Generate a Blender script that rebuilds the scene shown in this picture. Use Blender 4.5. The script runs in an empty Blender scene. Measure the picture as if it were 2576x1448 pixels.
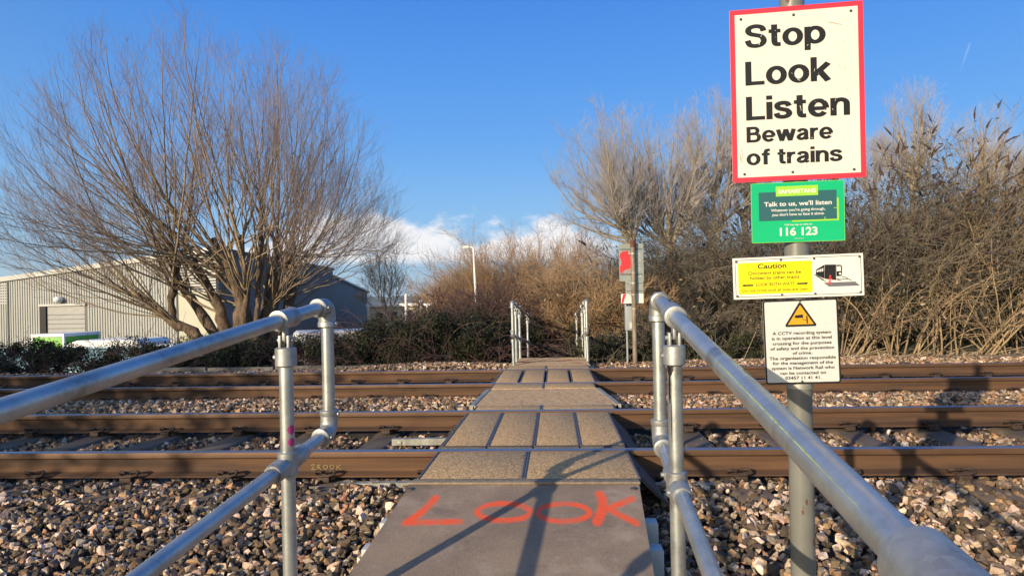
import bpy, bmesh, math, random
import numpy as np
from mathutils import Vector, Matrix
R_ = math.radians
scn = bpy.context.scene
COL = scn.collection

# ------------------------------------------------------------------ camera, sky, sun, exposure
F, H, YAW, RHO, PCX, PCY = 1650.0, 0.958, 0.0648, 0.0205, 1287.5, 755.4    # survey of the photograph (2575 px wide)
SUN_AZ, SUN_EL = R_(35.0), R_(15.7)        # direction the light travels (from +Y towards +X), height of the sun
cd = bpy.data.cameras.new('camera'); cam = bpy.data.objects.new('camera', cd); COL.objects.link(cam)
fw = Vector((-math.sin(YAW), math.cos(YAW), 0)); rt = Vector((math.cos(YAW), math.sin(YAW), 0)); up = Vector((0, 0, 1))
X = rt * math.cos(RHO) - up * math.sin(RHO); Y = rt * math.sin(RHO) + up * math.cos(RHO); Z = -fw
cam.matrix_world = Matrix(((X.x, Y.x, Z.x, 0), (X.y, Y.y, Z.y, 0), (X.z, Y.z, Z.z, H), (0, 0, 0, 1)))
cd.sensor_width = 36; cd.lens = F / 2575 * 36; cd.shift_y = (PCY - 724) / 2575
cd.clip_start = 0.05; cd.clip_end = 20000
scn.camera = cam
scn.view_settings.view_transform = 'Standard'; scn.view_settings.look = 'None'
scn.view_settings.exposure = 0.25; scn.view_settings.gamma = 1.0

world = bpy.data.worlds.new('World'); scn.world = world; world.use_nodes = True
nt = world.node_tree; nt.nodes.clear()
def N(tree, kind, **kw):
    n = tree.nodes.new(kind)
    for k, v in kw.items(): setattr(n, k, v)
    return n
def L(tree, a, b): tree.links.new(a, b)
def mth(tree, op, a, b=None, c=None, clamp=False):
    n = tree.nodes.new('ShaderNodeMath'); n.operation = op; n.use_clamp = clamp
    for i, v in enumerate((a, b, c)):
        if v is None: continue
        if isinstance(v, (int, float)): n.inputs[i].default_value = v
        else: tree.links.new(v, n.inputs[i])
    return n.outputs[0]
def mixc(tree, fac, a, b, blend='MIX'):
    n = tree.nodes.new('ShaderNodeMix'); n.data_type = 'RGBA'; n.blend_type = blend
    for i, v in ((0, fac), (6, a), (7, b)):
        if isinstance(v, (int, float)): n.inputs[i].default_value = v
        elif isinstance(v, tuple): n.inputs[i].default_value = (*v, 1)
        else: tree.links.new(v, n.inputs[i])
    return n.outputs[2]
def sstep(tree, x, a, b):
    n = tree.nodes.new('ShaderNodeMapRange'); n.interpolation_type = 'SMOOTHSTEP'
    tree.links.new(x, n.inputs[0]); n.inputs[1].default_value = a; n.inputs[2].default_value = b
    return n.outputs[0]
sky = N(nt, 'ShaderNodeTexSky', sky_type='NISHITA'); sky.sun_disc = False
sky.sun_elevation = SUN_EL; sky.sun_rotation = SUN_AZ + math.pi
sky.altitude = 30; sky.air_density = 1.0; sky.dust_density = 0.6; sky.ozone_density = 1.5
bg = N(nt, 'ShaderNodeBackground'); out = N(nt, 'ShaderNodeOutputWorld')
SKY_STRENGTH = 0.11
bg.inputs[1].default_value = SKY_STRENGTH
hsv = N(nt, 'ShaderNodeHueSaturation'); hsv.inputs['Saturation'].default_value = 1.1; hsv.inputs['Value'].default_value = 1.2
L(nt, sky.outputs[0], hsv.inputs['Color'])
tc = N(nt, 'ShaderNodeTexCoord'); sp = N(nt, 'ShaderNodeSeparateXYZ'); L(nt, tc.outputs['Generated'], sp.inputs[0])
az = mth(nt, 'ARCTAN2', sp.outputs[0], sp.outputs[1]); el = mth(nt, 'ARCSINE', sp.outputs[2])
cv = N(nt, 'ShaderNodeCombineXYZ'); L(nt, mth(nt, 'MULTIPLY', az, 1.0), cv.inputs[0]); L(nt, mth(nt, 'MULTIPLY', el, 1.7), cv.inputs[1])
n1 = N(nt, 'ShaderNodeTexNoise'); n1.inputs['Scale'].default_value = 9.0; n1.inputs['Detail'].default_value = 9; n1.inputs['Roughness'].default_value = 0.58
L(nt, cv.outputs[0], n1.inputs['Vector'])
n2 = N(nt, 'ShaderNodeTexNoise'); n2.inputs['Scale'].default_value = 26.0; n2.inputs['Detail'].default_value = 6
L(nt, cv.outputs[0], n2.inputs['Vector'])
n0 = N(nt, 'ShaderNodeTexNoise'); n0.inputs['Scale'].default_value = 7.0; n0.inputs['Detail'].default_value = 2
cvz = N(nt, 'ShaderNodeCombineXYZ'); L(nt, az, cvz.inputs[0]); L(nt, cvz.outputs[0], n0.inputs['Vector'])
# a bank of cumulus low over the horizon: a level base, heaped tops
topel = mth(nt, 'ADD', 0.105, mth(nt, 'MULTIPLY', mth(nt, 'SUBTRACT', n0.outputs[0], 0.5), 0.12))
low = sstep(nt, el, 0.052, 0.068)
high = mth(nt, 'SUBTRACT', topel, el)
dens = mth(nt, 'ADD', mth(nt, 'MULTIPLY', mth(nt, 'SUBTRACT', n1.outputs[0], 0.5), 0.30), mth(nt, 'MULTIPLY', high, 1.3))
dens = mth(nt, 'ADD', dens, 0.035)
cl = mth(nt, 'MULTIPLY', sstep(nt, dens, 0.0, 0.055), low)
azm = mth(nt, 'MULTIPLY', sstep(nt, az, -0.52, -0.40), mth(nt, 'SUBTRACT', 1.0, sstep(nt, az, 0.0, 0.16)))
cl = mth(nt, 'MULTIPLY', cl, azm)
shade = sstep(nt, mth(nt, 'ADD', mth(nt, 'MULTIPLY', mth(nt, 'SUBTRACT', n2.outputs[0], 0.5), 0.5), mth(nt, 'MULTIPLY', dens, 2.2)), 0.10, 0.42)
ccol = mixc(nt, shade, (8.2, 8.0, 7.9), (5.6, 5.9, 6.6))
# pale band near the horizon, thin air
hz = mth(nt, 'SUBTRACT', 1.0, sstep(nt, el, 0.0, 0.34))
ramp = N(nt, 'ShaderNodeValToRGB'); ramp.color_ramp.interpolation = 'B_SPLINE'
for i, (p_, c_) in enumerate(((0.0, (.42, .61, .74)), (.06, (.31, .58, .84)), (.19, (.105, .38, .90)), (.40, (.035, .21, .76)), (1.0, (.022, .13, .48)))):
    k_ = ramp.color_ramp.elements[i] if i < 2 else ramp.color_ramp.elements.new(p_)
    k_.position = p_; k_.color = (*c_, 1)
L(nt, mth(nt, 'DIVIDE', el, 1.2, clamp=True), ramp.inputs[0])
sc9 = N(nt, 'ShaderNodeVectorMath', operation='SCALE'); L(nt, ramp.outputs[0], sc9.inputs[0]); sc9.inputs['Scale'].default_value = 0.88 / SKY_STRENGTH
away = mth(nt, 'ADD', mth(nt, 'MULTIPLY', sp.outputs[0], math.sin(SUN_AZ)), mth(nt, 'MULTIPLY', sp.outputs[1], math.cos(SUN_AZ)))
skyc = mixc(nt, mth(nt, 'MULTIPLY', sstep(nt, away, -.5, .5), 0.92), hsv.outputs[0], sc9.outputs[0])
final = mixc(nt, mth(nt, 'MULTIPLY', cl, 0.93), skyc, ccol)
L(nt, final, bg.inputs[0]); L(nt, bg.outputs[0], out.inputs[0])

sl = bpy.data.lights.new('sun', 'SUN'); sl.energy = 5.0; sl.angle = R_(0.5); sl.color = (1.0, 0.83, 0.59)
so = bpy.data.objects.new('sun', sl); COL.objects.link(so)
sdir = Vector((math.sin(SUN_AZ) * math.cos(SUN_EL), math.cos(SUN_AZ) * math.cos(SUN_EL), -math.sin(SUN_EL)))
so.rotation_euler = sdir.to_track_quat('-Z', 'Y').to_euler(); so.location = (-20, -25, 14)

# ------------------------------------------------------------------ survey helpers: a pixel of the photo to a place at a known distance
CAM = np.array([0, 0, H])
def ray(px, py):
    a = (px - PCX) / F; b = -(py - PCY) / F; c, s = math.cos(RHO), math.sin(RHO)
    xc = a * c + b * s; zc = -a * s + b * c
    return np.array([xc * math.cos(YAW) - math.sin(YAW), xc * math.sin(YAW) + math.cos(YAW), zc])
def D(px, py, d): return Vector(CAM + ray(px, py) * d)
def Wy(px, py, y): r = ray(px, py); return Vector(CAM + r * (y / r[1]))
def Wz(px, py, z): r = ray(px, py); return Vector(CAM + r * ((z - H) / r[2]))

# a faint short vapour trail in the sky, upper right
def az_el(px, py): r = ray(px, py); return math.atan2(r[0], r[1]), math.asin(r[2] / np.linalg.norm(r))
(a0, e0), (a1, e1) = az_el(2441, 104), az_el(2411, 190)
tq = mth(nt, 'DIVIDE', mth(nt, 'SUBTRACT', e0, el), e0 - e1)
dq = mth(nt, 'ABSOLUTE', mth(nt, 'SUBTRACT', az, mth(nt, 'ADD', a0, mth(nt, 'MULTIPLY', tq, a1 - a0))))
tr_ = mth(nt, 'MULTIPLY', mth(nt, 'SUBTRACT', 1.0, sstep(nt, dq, .0004, .0018)), mth(nt, 'MULTIPLY', sstep(nt, tq, 0, .12), mth(nt, 'SUBTRACT', 1.0, sstep(nt, tq, .3, 1.0))))
L(nt, mixc(nt, mth(nt, 'MULTIPLY', tr_, .15), final, (7.5, 7.8, 8.0)), bg.inputs[0])

# ------------------------------------------------------------------ materials
def mat(name, col, rough=0.7, metal=0.0, var=0.0, vscale=8.0, bump=0.0, bscale=40.0, col2=None, spec=0.5, attr=None, bdist=0.01, detail=5, stretch=None):
    m = bpy.data.materials.new(name); m.use_nodes = True; t = m.node_tree; b = t.nodes['Principled BSDF']
    b.inputs['Roughness'].default_value = rough; b.inputs['Metallic'].default_value = metal
    b.inputs['Specular IOR Level'].default_value = spec
    tcn = N(t, 'ShaderNodeTexCoord'); vec = tcn.outputs['Object']
    if stretch:
        mp = N(t, 'ShaderNodeMapping'); mp.inputs['Scale'].default_value = stretch; L(t, vec, mp.inputs[0]); vec = mp.outputs[0]
    base = None
    if attr:
        an = N(t, 'ShaderNodeAttribute', attribute_name=attr); base = an.outputs['Color']
    if var > 0 or col2:
        nn = N(t, 'ShaderNodeTexNoise'); nn.inputs['Scale'].default_value = vscale; nn.inputs['Detail'].default_value = detail; nn.inputs['Roughness'].default_value = 0.6
        L(t, vec, nn.inputs['Vector'])
        f = sstep(t, nn.outputs[0], 0.32, 0.68)
        c2 = col2 if col2 else tuple(c * (1 - var) for c in col)
        if base is not None:
            mul = mixc(t, f, (1 + var * .5,) * 3, (1 - var * .5,) * 3)
            base = mixc(t, 1.0, base, mul, 'MULTIPLY')
        else: base = mixc(t, f, col, c2)
    if base is not None: L(t, base, b.inputs['Base Color'])
    else: b.inputs['Base Color'].default_value = (*col, 1)
    if bump > 0:
        bn = N(t, 'ShaderNodeTexNoise'); bn.inputs['Scale'].default_value = bscale; bn.inputs['Detail'].default_value = 4
        L(t, vec, bn.inputs['Vector'])
        bp = N(t, 'ShaderNodeBump'); bp.inputs['Strength'].default_value = bump; bp.inputs['Distance'].default_value = bdist
        L(t, bn.outputs[0], bp.inputs['Height']); L(t, bp.outputs[0], b.inputs['Normal'])
    return m
M = {}
def galv(name, c1, c2, rough):
    """hot-dip galvanised tube: spangle, dull patches, small white specks"""
    m = mat(name, c1, rough, 0.75, 0.3, 9, 0.08, 120, col2=c2, bdist=0.002)
    t = m.node_tree; b = t.nodes['Principled BSDF']
    v = N(t, 'ShaderNodeTexVoronoi'); v.inputs['Scale'].default_value = 90
    L(t, t.nodes['Texture Coordinate'].outputs['Object'], v.inputs['Vector'])
    old = b.inputs['Base Color'].links[0].from_socket
    sp_ = N(t, 'ShaderNodeSeparateColor'); L(t, v.outputs['Color'], sp_.inputs[0])
    L(t, mixc(t, mth(t, 'MULTIPLY', sp_.outputs[0], 0.25), old, (0.62, 0.64, 0.62)), b.inputs['Base Color'])
    nn = N(t, 'ShaderNodeTexNoise'); nn.inputs['Scale'].default_value = 14; nn.inputs['Detail'].default_value = 6
    L(t, t.nodes['Texture Coordinate'].outputs['Object'], nn.inputs['Vector'])
    L(t, mth(t, 'ADD', rough - .14, mth(t, 'MULTIPLY', nn.outputs[0], 0.3)), b.inputs['Roughness'])
    gr = N(t, 'ShaderNodeTexNoise'); gr.inputs['Scale'].default_value = 5; gr.inputs['Detail'].default_value = 10; gr.inputs['Roughness'].default_value = .72
    L(t, t.nodes['Texture Coordinate'].outputs['Object'], gr.inputs['Vector'])
    base_ = b.inputs['Base Color'].links[0].from_socket
    L(t, mixc(t, mth(t, 'MULTIPLY', sstep(t, gr.outputs[0], .50, .70), .7), base_, (0.15, 0.135, 0.11)), b.inputs['Base Color'])
    return m
M['galv'] = galv('galvanised_tube', (0.50, 0.52, 0.50), (0.36, 0.385, 0.39), 0.40)
M['cast'] = galv('cast_fitting', (0.42, 0.43, 0.42), (0.31, 0.32, 0.33), 0.52)
M['rust'] = mat('rail_rust', (0.130, 0.064, 0.030), 0.85, 0.0, vscale=1.7, detail=10, col2=(0.055, 0.031, 0.019), bump=0.25, bscale=90, bdist=0.002, stretch=(0.5, 3, 9))
M['railtop'] = mat('rail_running_surface', (0.40, 0.40, 0.41), 0.36, 0.85, 0.15, 5, stretch=(0.3, 30, 30))
M['railedge'] = mat('rail_head_side', (0.13, 0.068, 0.036), 0.6, 0.3, 0.25, 4)
M['sleeper'] = mat('sleeper_concrete', (0.17, 0.125, 0.088), 0.9, 0, 0.4, 7, 0.3, 60, col2=(0.095, 0.07, 0.055), bdist=0.003)
M['clip'] = mat('clip_steel', (0.085, 0.055, 0.04), 0.7, 0.4, 0.3, 30)
M['rubber'] = mat('panel_rubber', (0.80, 0.52, 0.255), 0.95, 0, 0.45, 95, 0.9, 130, col2=(0.26, 0.165, 0.082), bdist=0.008, detail=4)
M['rubberdark'] = mat('panel_edge', (0.12, 0.10, 0.085), 0.9, 0, 0.4, 60, 0.4, 200, bdist=0.003)
M['strip'] = mat('panel_joint_strip', (0.15, 0.15, 0.16), 0.55, 0.3, 0.3, 20)
M['slab'] = mat('mid_slab', (0.78, 0.51, 0.26), 0.93, 0, 0.4, 26, 0.7, 120, col2=(0.42, 0.27, 0.14), bdist=0.006, detail=9)
M['lip'] = mat('ramp_lip', (0.30, 0.235, 0.165), 0.93, 0, 0.4, 30, 0.5, 200, col2=(0.20, 0.155, 0.11))
M['plate'] = mat('deflector_steel', (0.10, 0.09, 0.085), 0.6, 0.5, 0.4, 8)
M['angle'] = mat('galvanised_angle', (0.44, 0.43, 0.37), 0.55, 0.35, 0.4, 14, 0.15, 60)
M['plastic'] = mat('grey_bearer_plastic', (0.55, 0.56, 0.56), 0.6, 0, 0.2, 10)
M['concrete'] = mat('edging_concrete_shaded', (0.24, 0.215, 0.18), 0.9, 0, 0.5, 4, 0.3, 50, col2=(0.11, 0.095, 0.08))  # colour darkened for the shade the edging blocks lie in
M['stone'] = mat('ballast_stone', (0.3, 0.28, 0.26), 0.88, 0, 0.55, 34, 0.5, 70, attr='tint', bdist=0.006)
M['bed'] = mat('ballast_bed', (0.055, 0.045, 0.038), 0.95, 0, 0.5, 20, 0.5, 30)
M['soil'] = mat('soil_ground', (0.10, 0.085, 0.055), 0.95, 0, 0.5, 0.6, 0.4, 6, col2=(0.055, 0.06, 0.03), bdist=0.05)
M['postgrey'] = mat('sign_post_paint', (0.185, 0.185, 0.165), 0.42, 0.0, 0.18, 6, 0.05, 30)
M['postrust'] = mat('far_post_weathered', (0.30, 0.245, 0.18), 0.65, 0.2, 0.5, 5, col2=(0.15, 0.10, 0.07), stretch=(3, 3, .7))
M['rustcap'] = mat('rusty_cap', (0.17, 0.065, 0.04), 0.8, 0, 0.4, 20)
M['white'] = mat('sign_white', (0.70, 0.665, 0.585), 0.38, 0, 0.05, 5)
M['white2'] = mat('sign_white_plain', (0.70, 0.685, 0.64), 0.4, 0, 0.05, 5)
M['refl'] = mat('sign_retroreflective', (0.62, 0.625, 0.60), 0.35, 0, 0.10, 260)
M['red'] = mat('sign_red', (0.72, 0.03, 0.055), 0.4, 0, 0.08, 5)
M['black'] = mat('sign_black', (0.012, 0.013, 0.015), 0.5, spec=0.3)
M['grime'] = mat('scuff_mark', (0.33, 0.29, 0.22), 0.7, 0, 0.3, 60)
M['green'] = mat('sign_green', (0.0, 0.43, 0.17), 0.22, 0, 0.05, 4)
M['lime'] = mat('sign_lime', (0.30, 0.60, 0.035), 0.3)
M['teal'] = mat('sign_teal', (0.022, 0.105, 0.115), 0.3)
M['yellow'] = mat('sign_yellow', (0.86, 0.76, 0.0), 0.4, 0, 0.05, 6)
M['amber'] = mat('sign_amber', (0.72, 0.35, 0.012), 0.4, 0, 0.15, 250)
M['greyflat'] = mat('sign_grey', (0.13, 0.135, 0.15), 0.4)
M['alu'] = mat('sign_back_grey', (0.30, 0.335, 0.315), 0.5, 0.2, 0.15, 6)
M['sprayred'] = mat('red_spray', (0.68, 0.03, 0.045), 0.6, 0, 0.3, 40)
M['spraywhite'] = mat('white_marker', (0.58, 0.6, 0.58), 0.6)
M['spraypink'] = mat('magenta_spray', (0.50, 0.045, 0.22), 0.55, 0, 0.3, 60)
M['sprayblack'] = mat('black_drip', (0.012, 0.012, 0.014), 0.35)
M['sprayyellow'] = mat('yellow_marker', (0.42, 0.30, 0.12), 0.8, 0, 0.4, 90)
M['spraygreen'] = mat('green_spray', (0.36, 0.43, 0.20), 0.55, 0, 0.4, 60)
M['bark'] = mat('willow_bark', (0.23, 0.155, 0.095), 0.92, 0, 0.5, 6, 1.0, 14, col2=(0.075, 0.055, 0.04), bdist=0.03, stretch=(4, 4, .8))
M['rod'] = mat('willow_rod', (0.34, 0.26, 0.155), 0.85, 0, 0.4, 3, col2=(0.20, 0.14, 0.095))
M['twig'] = mat('willow_twig', (0.36, 0.275, 0.25), 0.85, 0, 0.3, 2)
M['ptrunk'] = mat('poplar_bark', (0.36, 0.29, 0.19), 0.9, 0, 0.4, 4, col2=(0.20, 0.165, 0.12))
M['ptwig'] = mat('poplar_twig', (0.50, 0.45, 0.43), 0.85, 0, 0.3, 2)
M['scrub'] = mat('tan_scrub_twig', (0.50, 0.325, 0.17), 0.88, 0, 0.4, 2, col2=(0.32, 0.205, 0.11))
M['scrub2'] = mat('dull_scrub_twig', (0.20, 0.165, 0.12), 0.88, 0, 0.5, .8, col2=(0.115, 0.095, 0.072))
M['cane'] = mat('dry_cane', (0.44, 0.315, 0.175), 0.85, 0, 0.6, 1.2, col2=(0.18, 0.125, 0.08))
M['purple'] = mat('dogwood_twig', (0.125, 0.07, 0.062), 0.85, 0, 0.3, 3)
M['seed'] = mat('dead_seed_head', (0.075, 0.05, 0.045), 0.95, 0, 0.4, 20)
M['leaf'] = mat('bramble_leaf', (0.05, 0.06, 0.03), 0.6, 0, 0, attr='tint', spec=0.25)
M['litter'] = mat('dead_leaf', (0.2, 0.14, 0.09), 0.85, 0, 0, attr='tint')
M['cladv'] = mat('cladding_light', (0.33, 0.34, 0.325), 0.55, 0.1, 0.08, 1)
M['cladgap'] = mat('cladding_rib_shade', (0.10, 0.105, 0.10), 0.6)  # shadow between the ribs put into the colour of the recess
M['cream'] = mat('cream_panel', (0.46, 0.45, 0.35), 0.6, 0, 0.08, 1)
M['louvre'] = mat('louvre_metal', (0.33, 0.34, 0.34), 0.5, 0.3)
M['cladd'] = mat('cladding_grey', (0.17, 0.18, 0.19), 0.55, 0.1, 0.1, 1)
M['roof'] = mat('roof_sheet', (0.42, 0.43, 0.42), 0.45, 0.3, 0.1, 1)
M['darkgrey'] = mat('dark_grey_metal', (0.055, 0.06, 0.065), 0.5)
M['shutter'] = mat('roller_shutter', (0.30, 0.30, 0.30), 0.5, 0.2, 0.08, 2)
M['vwhite'] = mat('vehicle_white', (0.80, 0.81, 0.82), 0.3, 0, 0.04, 2)
M['vglass'] = mat('vehicle_glass', (0.02, 0.03, 0.04), 0.08)
M['tyre'] = mat('tyre_rubber', (0.02, 0.02, 0.02), 0.85)
M['vgreen'] = mat('trailer_green', (0.13, 0.42, 0.02), 0.5)
M['vblue'] = mat('pale_blue_sheet', (0.20, 0.36, 0.46), 0.5, 0.2, 0.15, 1)
M['lampwhite'] = mat('lamp_column_white', (0.72, 0.72, 0.70), 0.45)
M['cabinet'] = mat('cabinet_grey', (0.30, 0.33, 0.34), 0.5)
M['wood'] = mat('old_timber', (0.20, 0.155, 0.105), 0.9, 0, 0.5, 6, 0.4, 20, stretch=(.4, 6, 6))
M['hill'] = mat('hill_fields', (0.075, 0.10, 0.045), 0.95, 0, 0.6, 0.006, col2=(0.045, 0.055, 0.03))
M['tarmac'] = mat('yard_tarmac', (0.08, 0.08, 0.078), 0.9, 0, 0.3, 1)

# ------------------------------------------------------------------ object helpers
def link(o, parent=None):
    COL.objects.link(o)
    if parent is not None: o.parent = parent
    return o
def tag(o, label=None, cat=None, group=None, kind=None):
    if label: o['label'] = label
    if cat: o['category'] = cat
    if group: o['group'] = group
    if kind: o['kind'] = kind
    return o
def thing(name, label, cat, loc=(0, 0, 0), group=None, rot=(0, 0, 0)):
    o = bpy.data.objects.new(name, None); o.empty_display_size = 0.1; link(o)
    o.location = loc; o.rotation_euler = rot
    o.matrix_world = Matrix.LocRotScale(Vector(loc), __import__('mathutils').Euler(rot), Vector((1, 1, 1)))
    return tag(o, label, cat, group)
def wchild(o, parent):
    """parent a mesh whose vertices are in world space"""
    o.parent = parent; o.matrix_parent_inverse = parent.matrix_world.inverted(); return o
class MB:
    def __init__(s): s.v = []; s.f = []; s.m = []; s.sm = []
    def add(s, vs, fs, mi=0, smooth=False):
        o = len(s.v); s.v += [tuple(p) for p in vs]
        for f in fs: s.f.append(tuple(o + i for i in f)); s.m.append(mi); s.sm.append(smooth)
    def box(s, c, size, mi=0, rot=None, bev=0.0):
        x, y, z = (d / 2 for d in size)
        if bev <= 0:
            vs = [(i * x, j * y, k * z) for i in (-1, 1) for j in (-1, 1) for k in (-1, 1)]
            fs = [(0, 1, 3, 2), (4, 6, 7, 5), (0, 4, 5, 1), (2, 3, 7, 6), (0, 2, 6, 4), (1, 5, 7, 3)]
        else:
            bm = bmesh.new(); bmesh.ops.create_cube(bm, size=2)
            for v in bm.verts: v.co = (v.co.x * x, v.co.y * y, v.co.z * z)
            bmesh.ops.bevel(bm, geom=bm.edges[:], offset=min(bev, .45 * min(size)), segments=2, affect='EDGES', profile=.6)
            bm.verts.index_update(); vs = [v.co.copy() for v in bm.verts]; fs = [[v.index for v in f.verts] for f in bm.faces]; bm.free()
        vs = [Vector(v) for v in vs]
        if rot is not None: vs = [rot @ v for v in vs]
        s.add([v + Vector(c) for v in vs], fs, mi)
    def tube(s, pts, r, k=16, mi=0, caps=True, smooth=True):
        pts = [Vector(p) for p in pts]; n = len(pts); rs = r if isinstance(r, (list, tuple)) else [r] * n
        prev = None; rings = []
        for i, p in enumerate(pts):
            a = pts[max(i - 1, 0)]; b = pts[min(i + 1, n - 1)]
            t = (b - a).normalized()
            if i and i < n - 1: t = ((pts[i] - a).normalized() + (b - pts[i]).normalized()).normalized()
            if prev is None:
                ref = Vector((0, 0, 1)) if abs(t.z) < .9 else Vector((1, 0, 0)); u = t.cross(ref).normalized()
            else: u = (prev - t * prev.dot(t)).normalized()
            prev = u; w = t.cross(u)
            rings.append([p + (u * math.cos(q) + w * math.sin(q)) * rs[i] for q in (2 * math.pi * j / k for j in range(k))])
        vs = [v for rg in rings for v in rg]
        fs = [(i * k + j, i * k + (j + 1) % k, (i + 1) * k + (j + 1) % k, (i + 1) * k + j) for i in range(n - 1) for j in range(k)]
        s.add(vs, fs, mi, smooth)
        if caps:
            s.add(rings[0], [tuple(range(k))[::-1]], mi); s.add(rings[-1], [tuple(range(k))], mi)
    def prism(s, poly, vec, mi=0):
        """a closed 3-D polygon pushed along vec"""
        poly = [Vector(p) for p in poly]; vec = Vector(vec); n = len(poly)
        s.add(poly + [p + vec for p in poly], [tuple(range(n))[::-1], tuple(range(n, 2 * n))] + [(i, (i + 1) % n, n + (i + 1) % n, n + i) for i in range(n)], mi)
    def sphere(s, c, r, mi=0, seg=12, rings=8, sc=(1, 1, 1)):
        c = Vector(c); vs = []; fs = []
        for i in range(rings + 1):
            th = math.pi * i / rings
            for j in range(seg):
                ph = 2 * math.pi * j / seg
                vs.append(c + Vector((r * sc[0] * math.sin(th) * math.cos(ph), r * sc[1] * math.sin(th) * math.sin(ph), r * sc[2] * math.cos(th))))
        for i in range(rings):
            for j in range(seg): fs.append((i * seg + j, (i + 1) * seg + j, (i + 1) * seg + (j + 1) % seg, i * seg + (j + 1) % seg))
        s.add(vs, fs, mi, True)
    def build(s, name, mats, parent=None, world=False, fixn=True):
        me = bpy.data.meshes.new(name); me.from_pydata(s.v, [], s.f)
        if not isinstance(mats, (list, tuple)): mats = [mats]
        for m in mats: me.materials.append(m)
        me.polygons.foreach_set('material_index', s.m); me.polygons.foreach_set('use_smooth', s.sm)
        if fixn:
            bm = bmesh.new(); bm.from_mesh(me); bmesh.ops.recalc_face_normals(bm, faces=bm.faces); bm.to_mesh(me); bm.free()
        me.set_sharp_from_angle(angle=R_(38))
        me.update()
        o = bpy.data.objects.new(name, me); link(o)
        if parent is not None:
            if world: wchild(o, parent)
            else: o.parent = parent
        return o
def npobj(name, V, Fc, mats, parent=None, tint=None, mi=None, smooth=False):
    """numpy mesh: Fc a list of (faces x corners) index arrays; tint one colour per vertex"""
    me = bpy.data.meshes.new(name); V = np.ascontiguousarray(V, np.float32)
    me.vertices.add(len(V)); me.vertices.foreach_set('co', V.ravel())
    fl = [np.asarray(f, np.int32) for f in Fc if len(f)]
    loops = np.concatenate([f.ravel() for f in fl]); tot = np.concatenate([np.full(len(f), f.shape[1], np.int32) for f in fl])
    st = np.concatenate([[0], np.cumsum(tot)[:-1]]).astype(np.int32)
    me.loops.add(len(loops)); me.loops.foreach_set('vertex_index', loops)
    me.polygons.add(len(tot)); me.polygons.foreach_set('loop_start', st)
    if not isinstance(mats, (list, tuple)): mats = [mats]
    for m in mats: me.materials.append(m)
    if mi is not None: me.polygons.foreach_set('material_index', np.asarray(mi, np.int32))
    me.polygons.foreach_set('use_smooth', np.full(len(tot), smooth))
    me.update(calc_edges=True)
    if tint is not None:
        at = me.attributes.new('tint', 'FLOAT_COLOR', 'POINT')
        at.data.foreach_set('color', np.c_[tint, np.ones(len(tint))].astype(np.float32).ravel())
    o = bpy.data.objects.new(name, me); link(o)
    if parent is not None: wchild(o, parent)
    return o
def nrm(a): return a / np.maximum(np.linalg.norm(a, axis=-1, keepdims=True), 1e-9)
def np_tubes(P, Rr, k):
    B, n, _ = P.shape
    T = np.empty_like(P); T[:, 1:-1] = P[:, 2:] - P[:, :-2]; T[:, 0] = P[:, 1] - P[:, 0]; T[:, -1] = P[:, -1] - P[:, -2]; T = nrm(T)
    ref = np.array([0.31, 0.52, 0.17]); ref = ref / np.linalg.norm(ref)
    U = nrm(np.cross(T, ref)); W = np.cross(T, U)
    q = 2 * np.pi * np.arange(k) / k
    V = P[:, :, None] + (U[:, :, None] * np.cos(q)[:, None] + W[:, :, None] * np.sin(q)[:, None]) * Rr[:, :, None, None]
    i = np.arange(n - 1)[:, None]; j = np.arange(k)[None]
    f = np.stack([i * k + j, i * k + (j + 1) % k, (i + 1) * k + (j + 1) % k, (i + 1) * k + j], -1).reshape(-1, 4)
    Fq = (f[None] + (np.arange(B) * n * k)[:, None, None]).reshape(-1, 4)
    return V.reshape(-1, 3), Fq
def merge(parts):
    o = 0; Vs = []; Fs = []
    for V, Fq in parts: Vs.append(V); Fs.append(Fq + o); o += len(V)
    return np.concatenate(Vs), np.concatenate(Fs)
def grow(rng, P, Rr, m, t, ang, length, n, rr, upw=0.0, wob=0.08, tip=0.35, rmin=0.002, env=None, tw=None):
    """m side shoots on every parent polyline; env(start, dir) caps the length at the crown's outline"""
    B, np_, _ = P.shape; idx = np.repeat(np.arange(B), m)
    tt = rng.uniform(t[0], t[1], len(idx)); x = tt * (np_ - 1); i0 = np.minimum(x.astype(int), np_ - 2); f = (x - i0)[:, None]
    A = P[idx, i0]; Bq = P[idx, i0 + 1]; S = A * (1 - f) + Bq * f; T = nrm(Bq - A)
    r0 = (Rr[idx, i0] * (1 - f[:, 0]) + Rr[idx, i0 + 1] * f[:, 0]) * rr
    r0 = np.maximum(r0, rmin)
    a = rng.uniform(ang[0], ang[1], len(idx))[:, None]
    pr = nrm(np.cross(T, nrm(rng.normal(size=T.shape))))
    d = nrm(T * np.cos(a) + pr * np.sin(a))
    ln = rng.uniform(length[0], length[1], len(idx)) * (1.15 - 0.5 * tt)
    if env is not None: ln = np.minimum(ln, env(S, d) * rng.uniform(.82, 1.06, len(idx)))
    ln = np.maximum(ln, 0.05)
    Q = np.empty((len(idx), n, 3)); Q[:, 0] = S; step = (ln / (n - 1))[:, None]
    for kx in range(1, n):
        d = nrm(d + np.array([0, 0, upw / (n - 1)]) + rng.normal(size=d.shape) * wob)
        Q[:, kx] = Q[:, kx - 1] + d * step
    Rn = r0[:, None] * np.linspace(1, tip, n)[None]
    return Q, np.maximum(Rn, rmin * .7)
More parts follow.
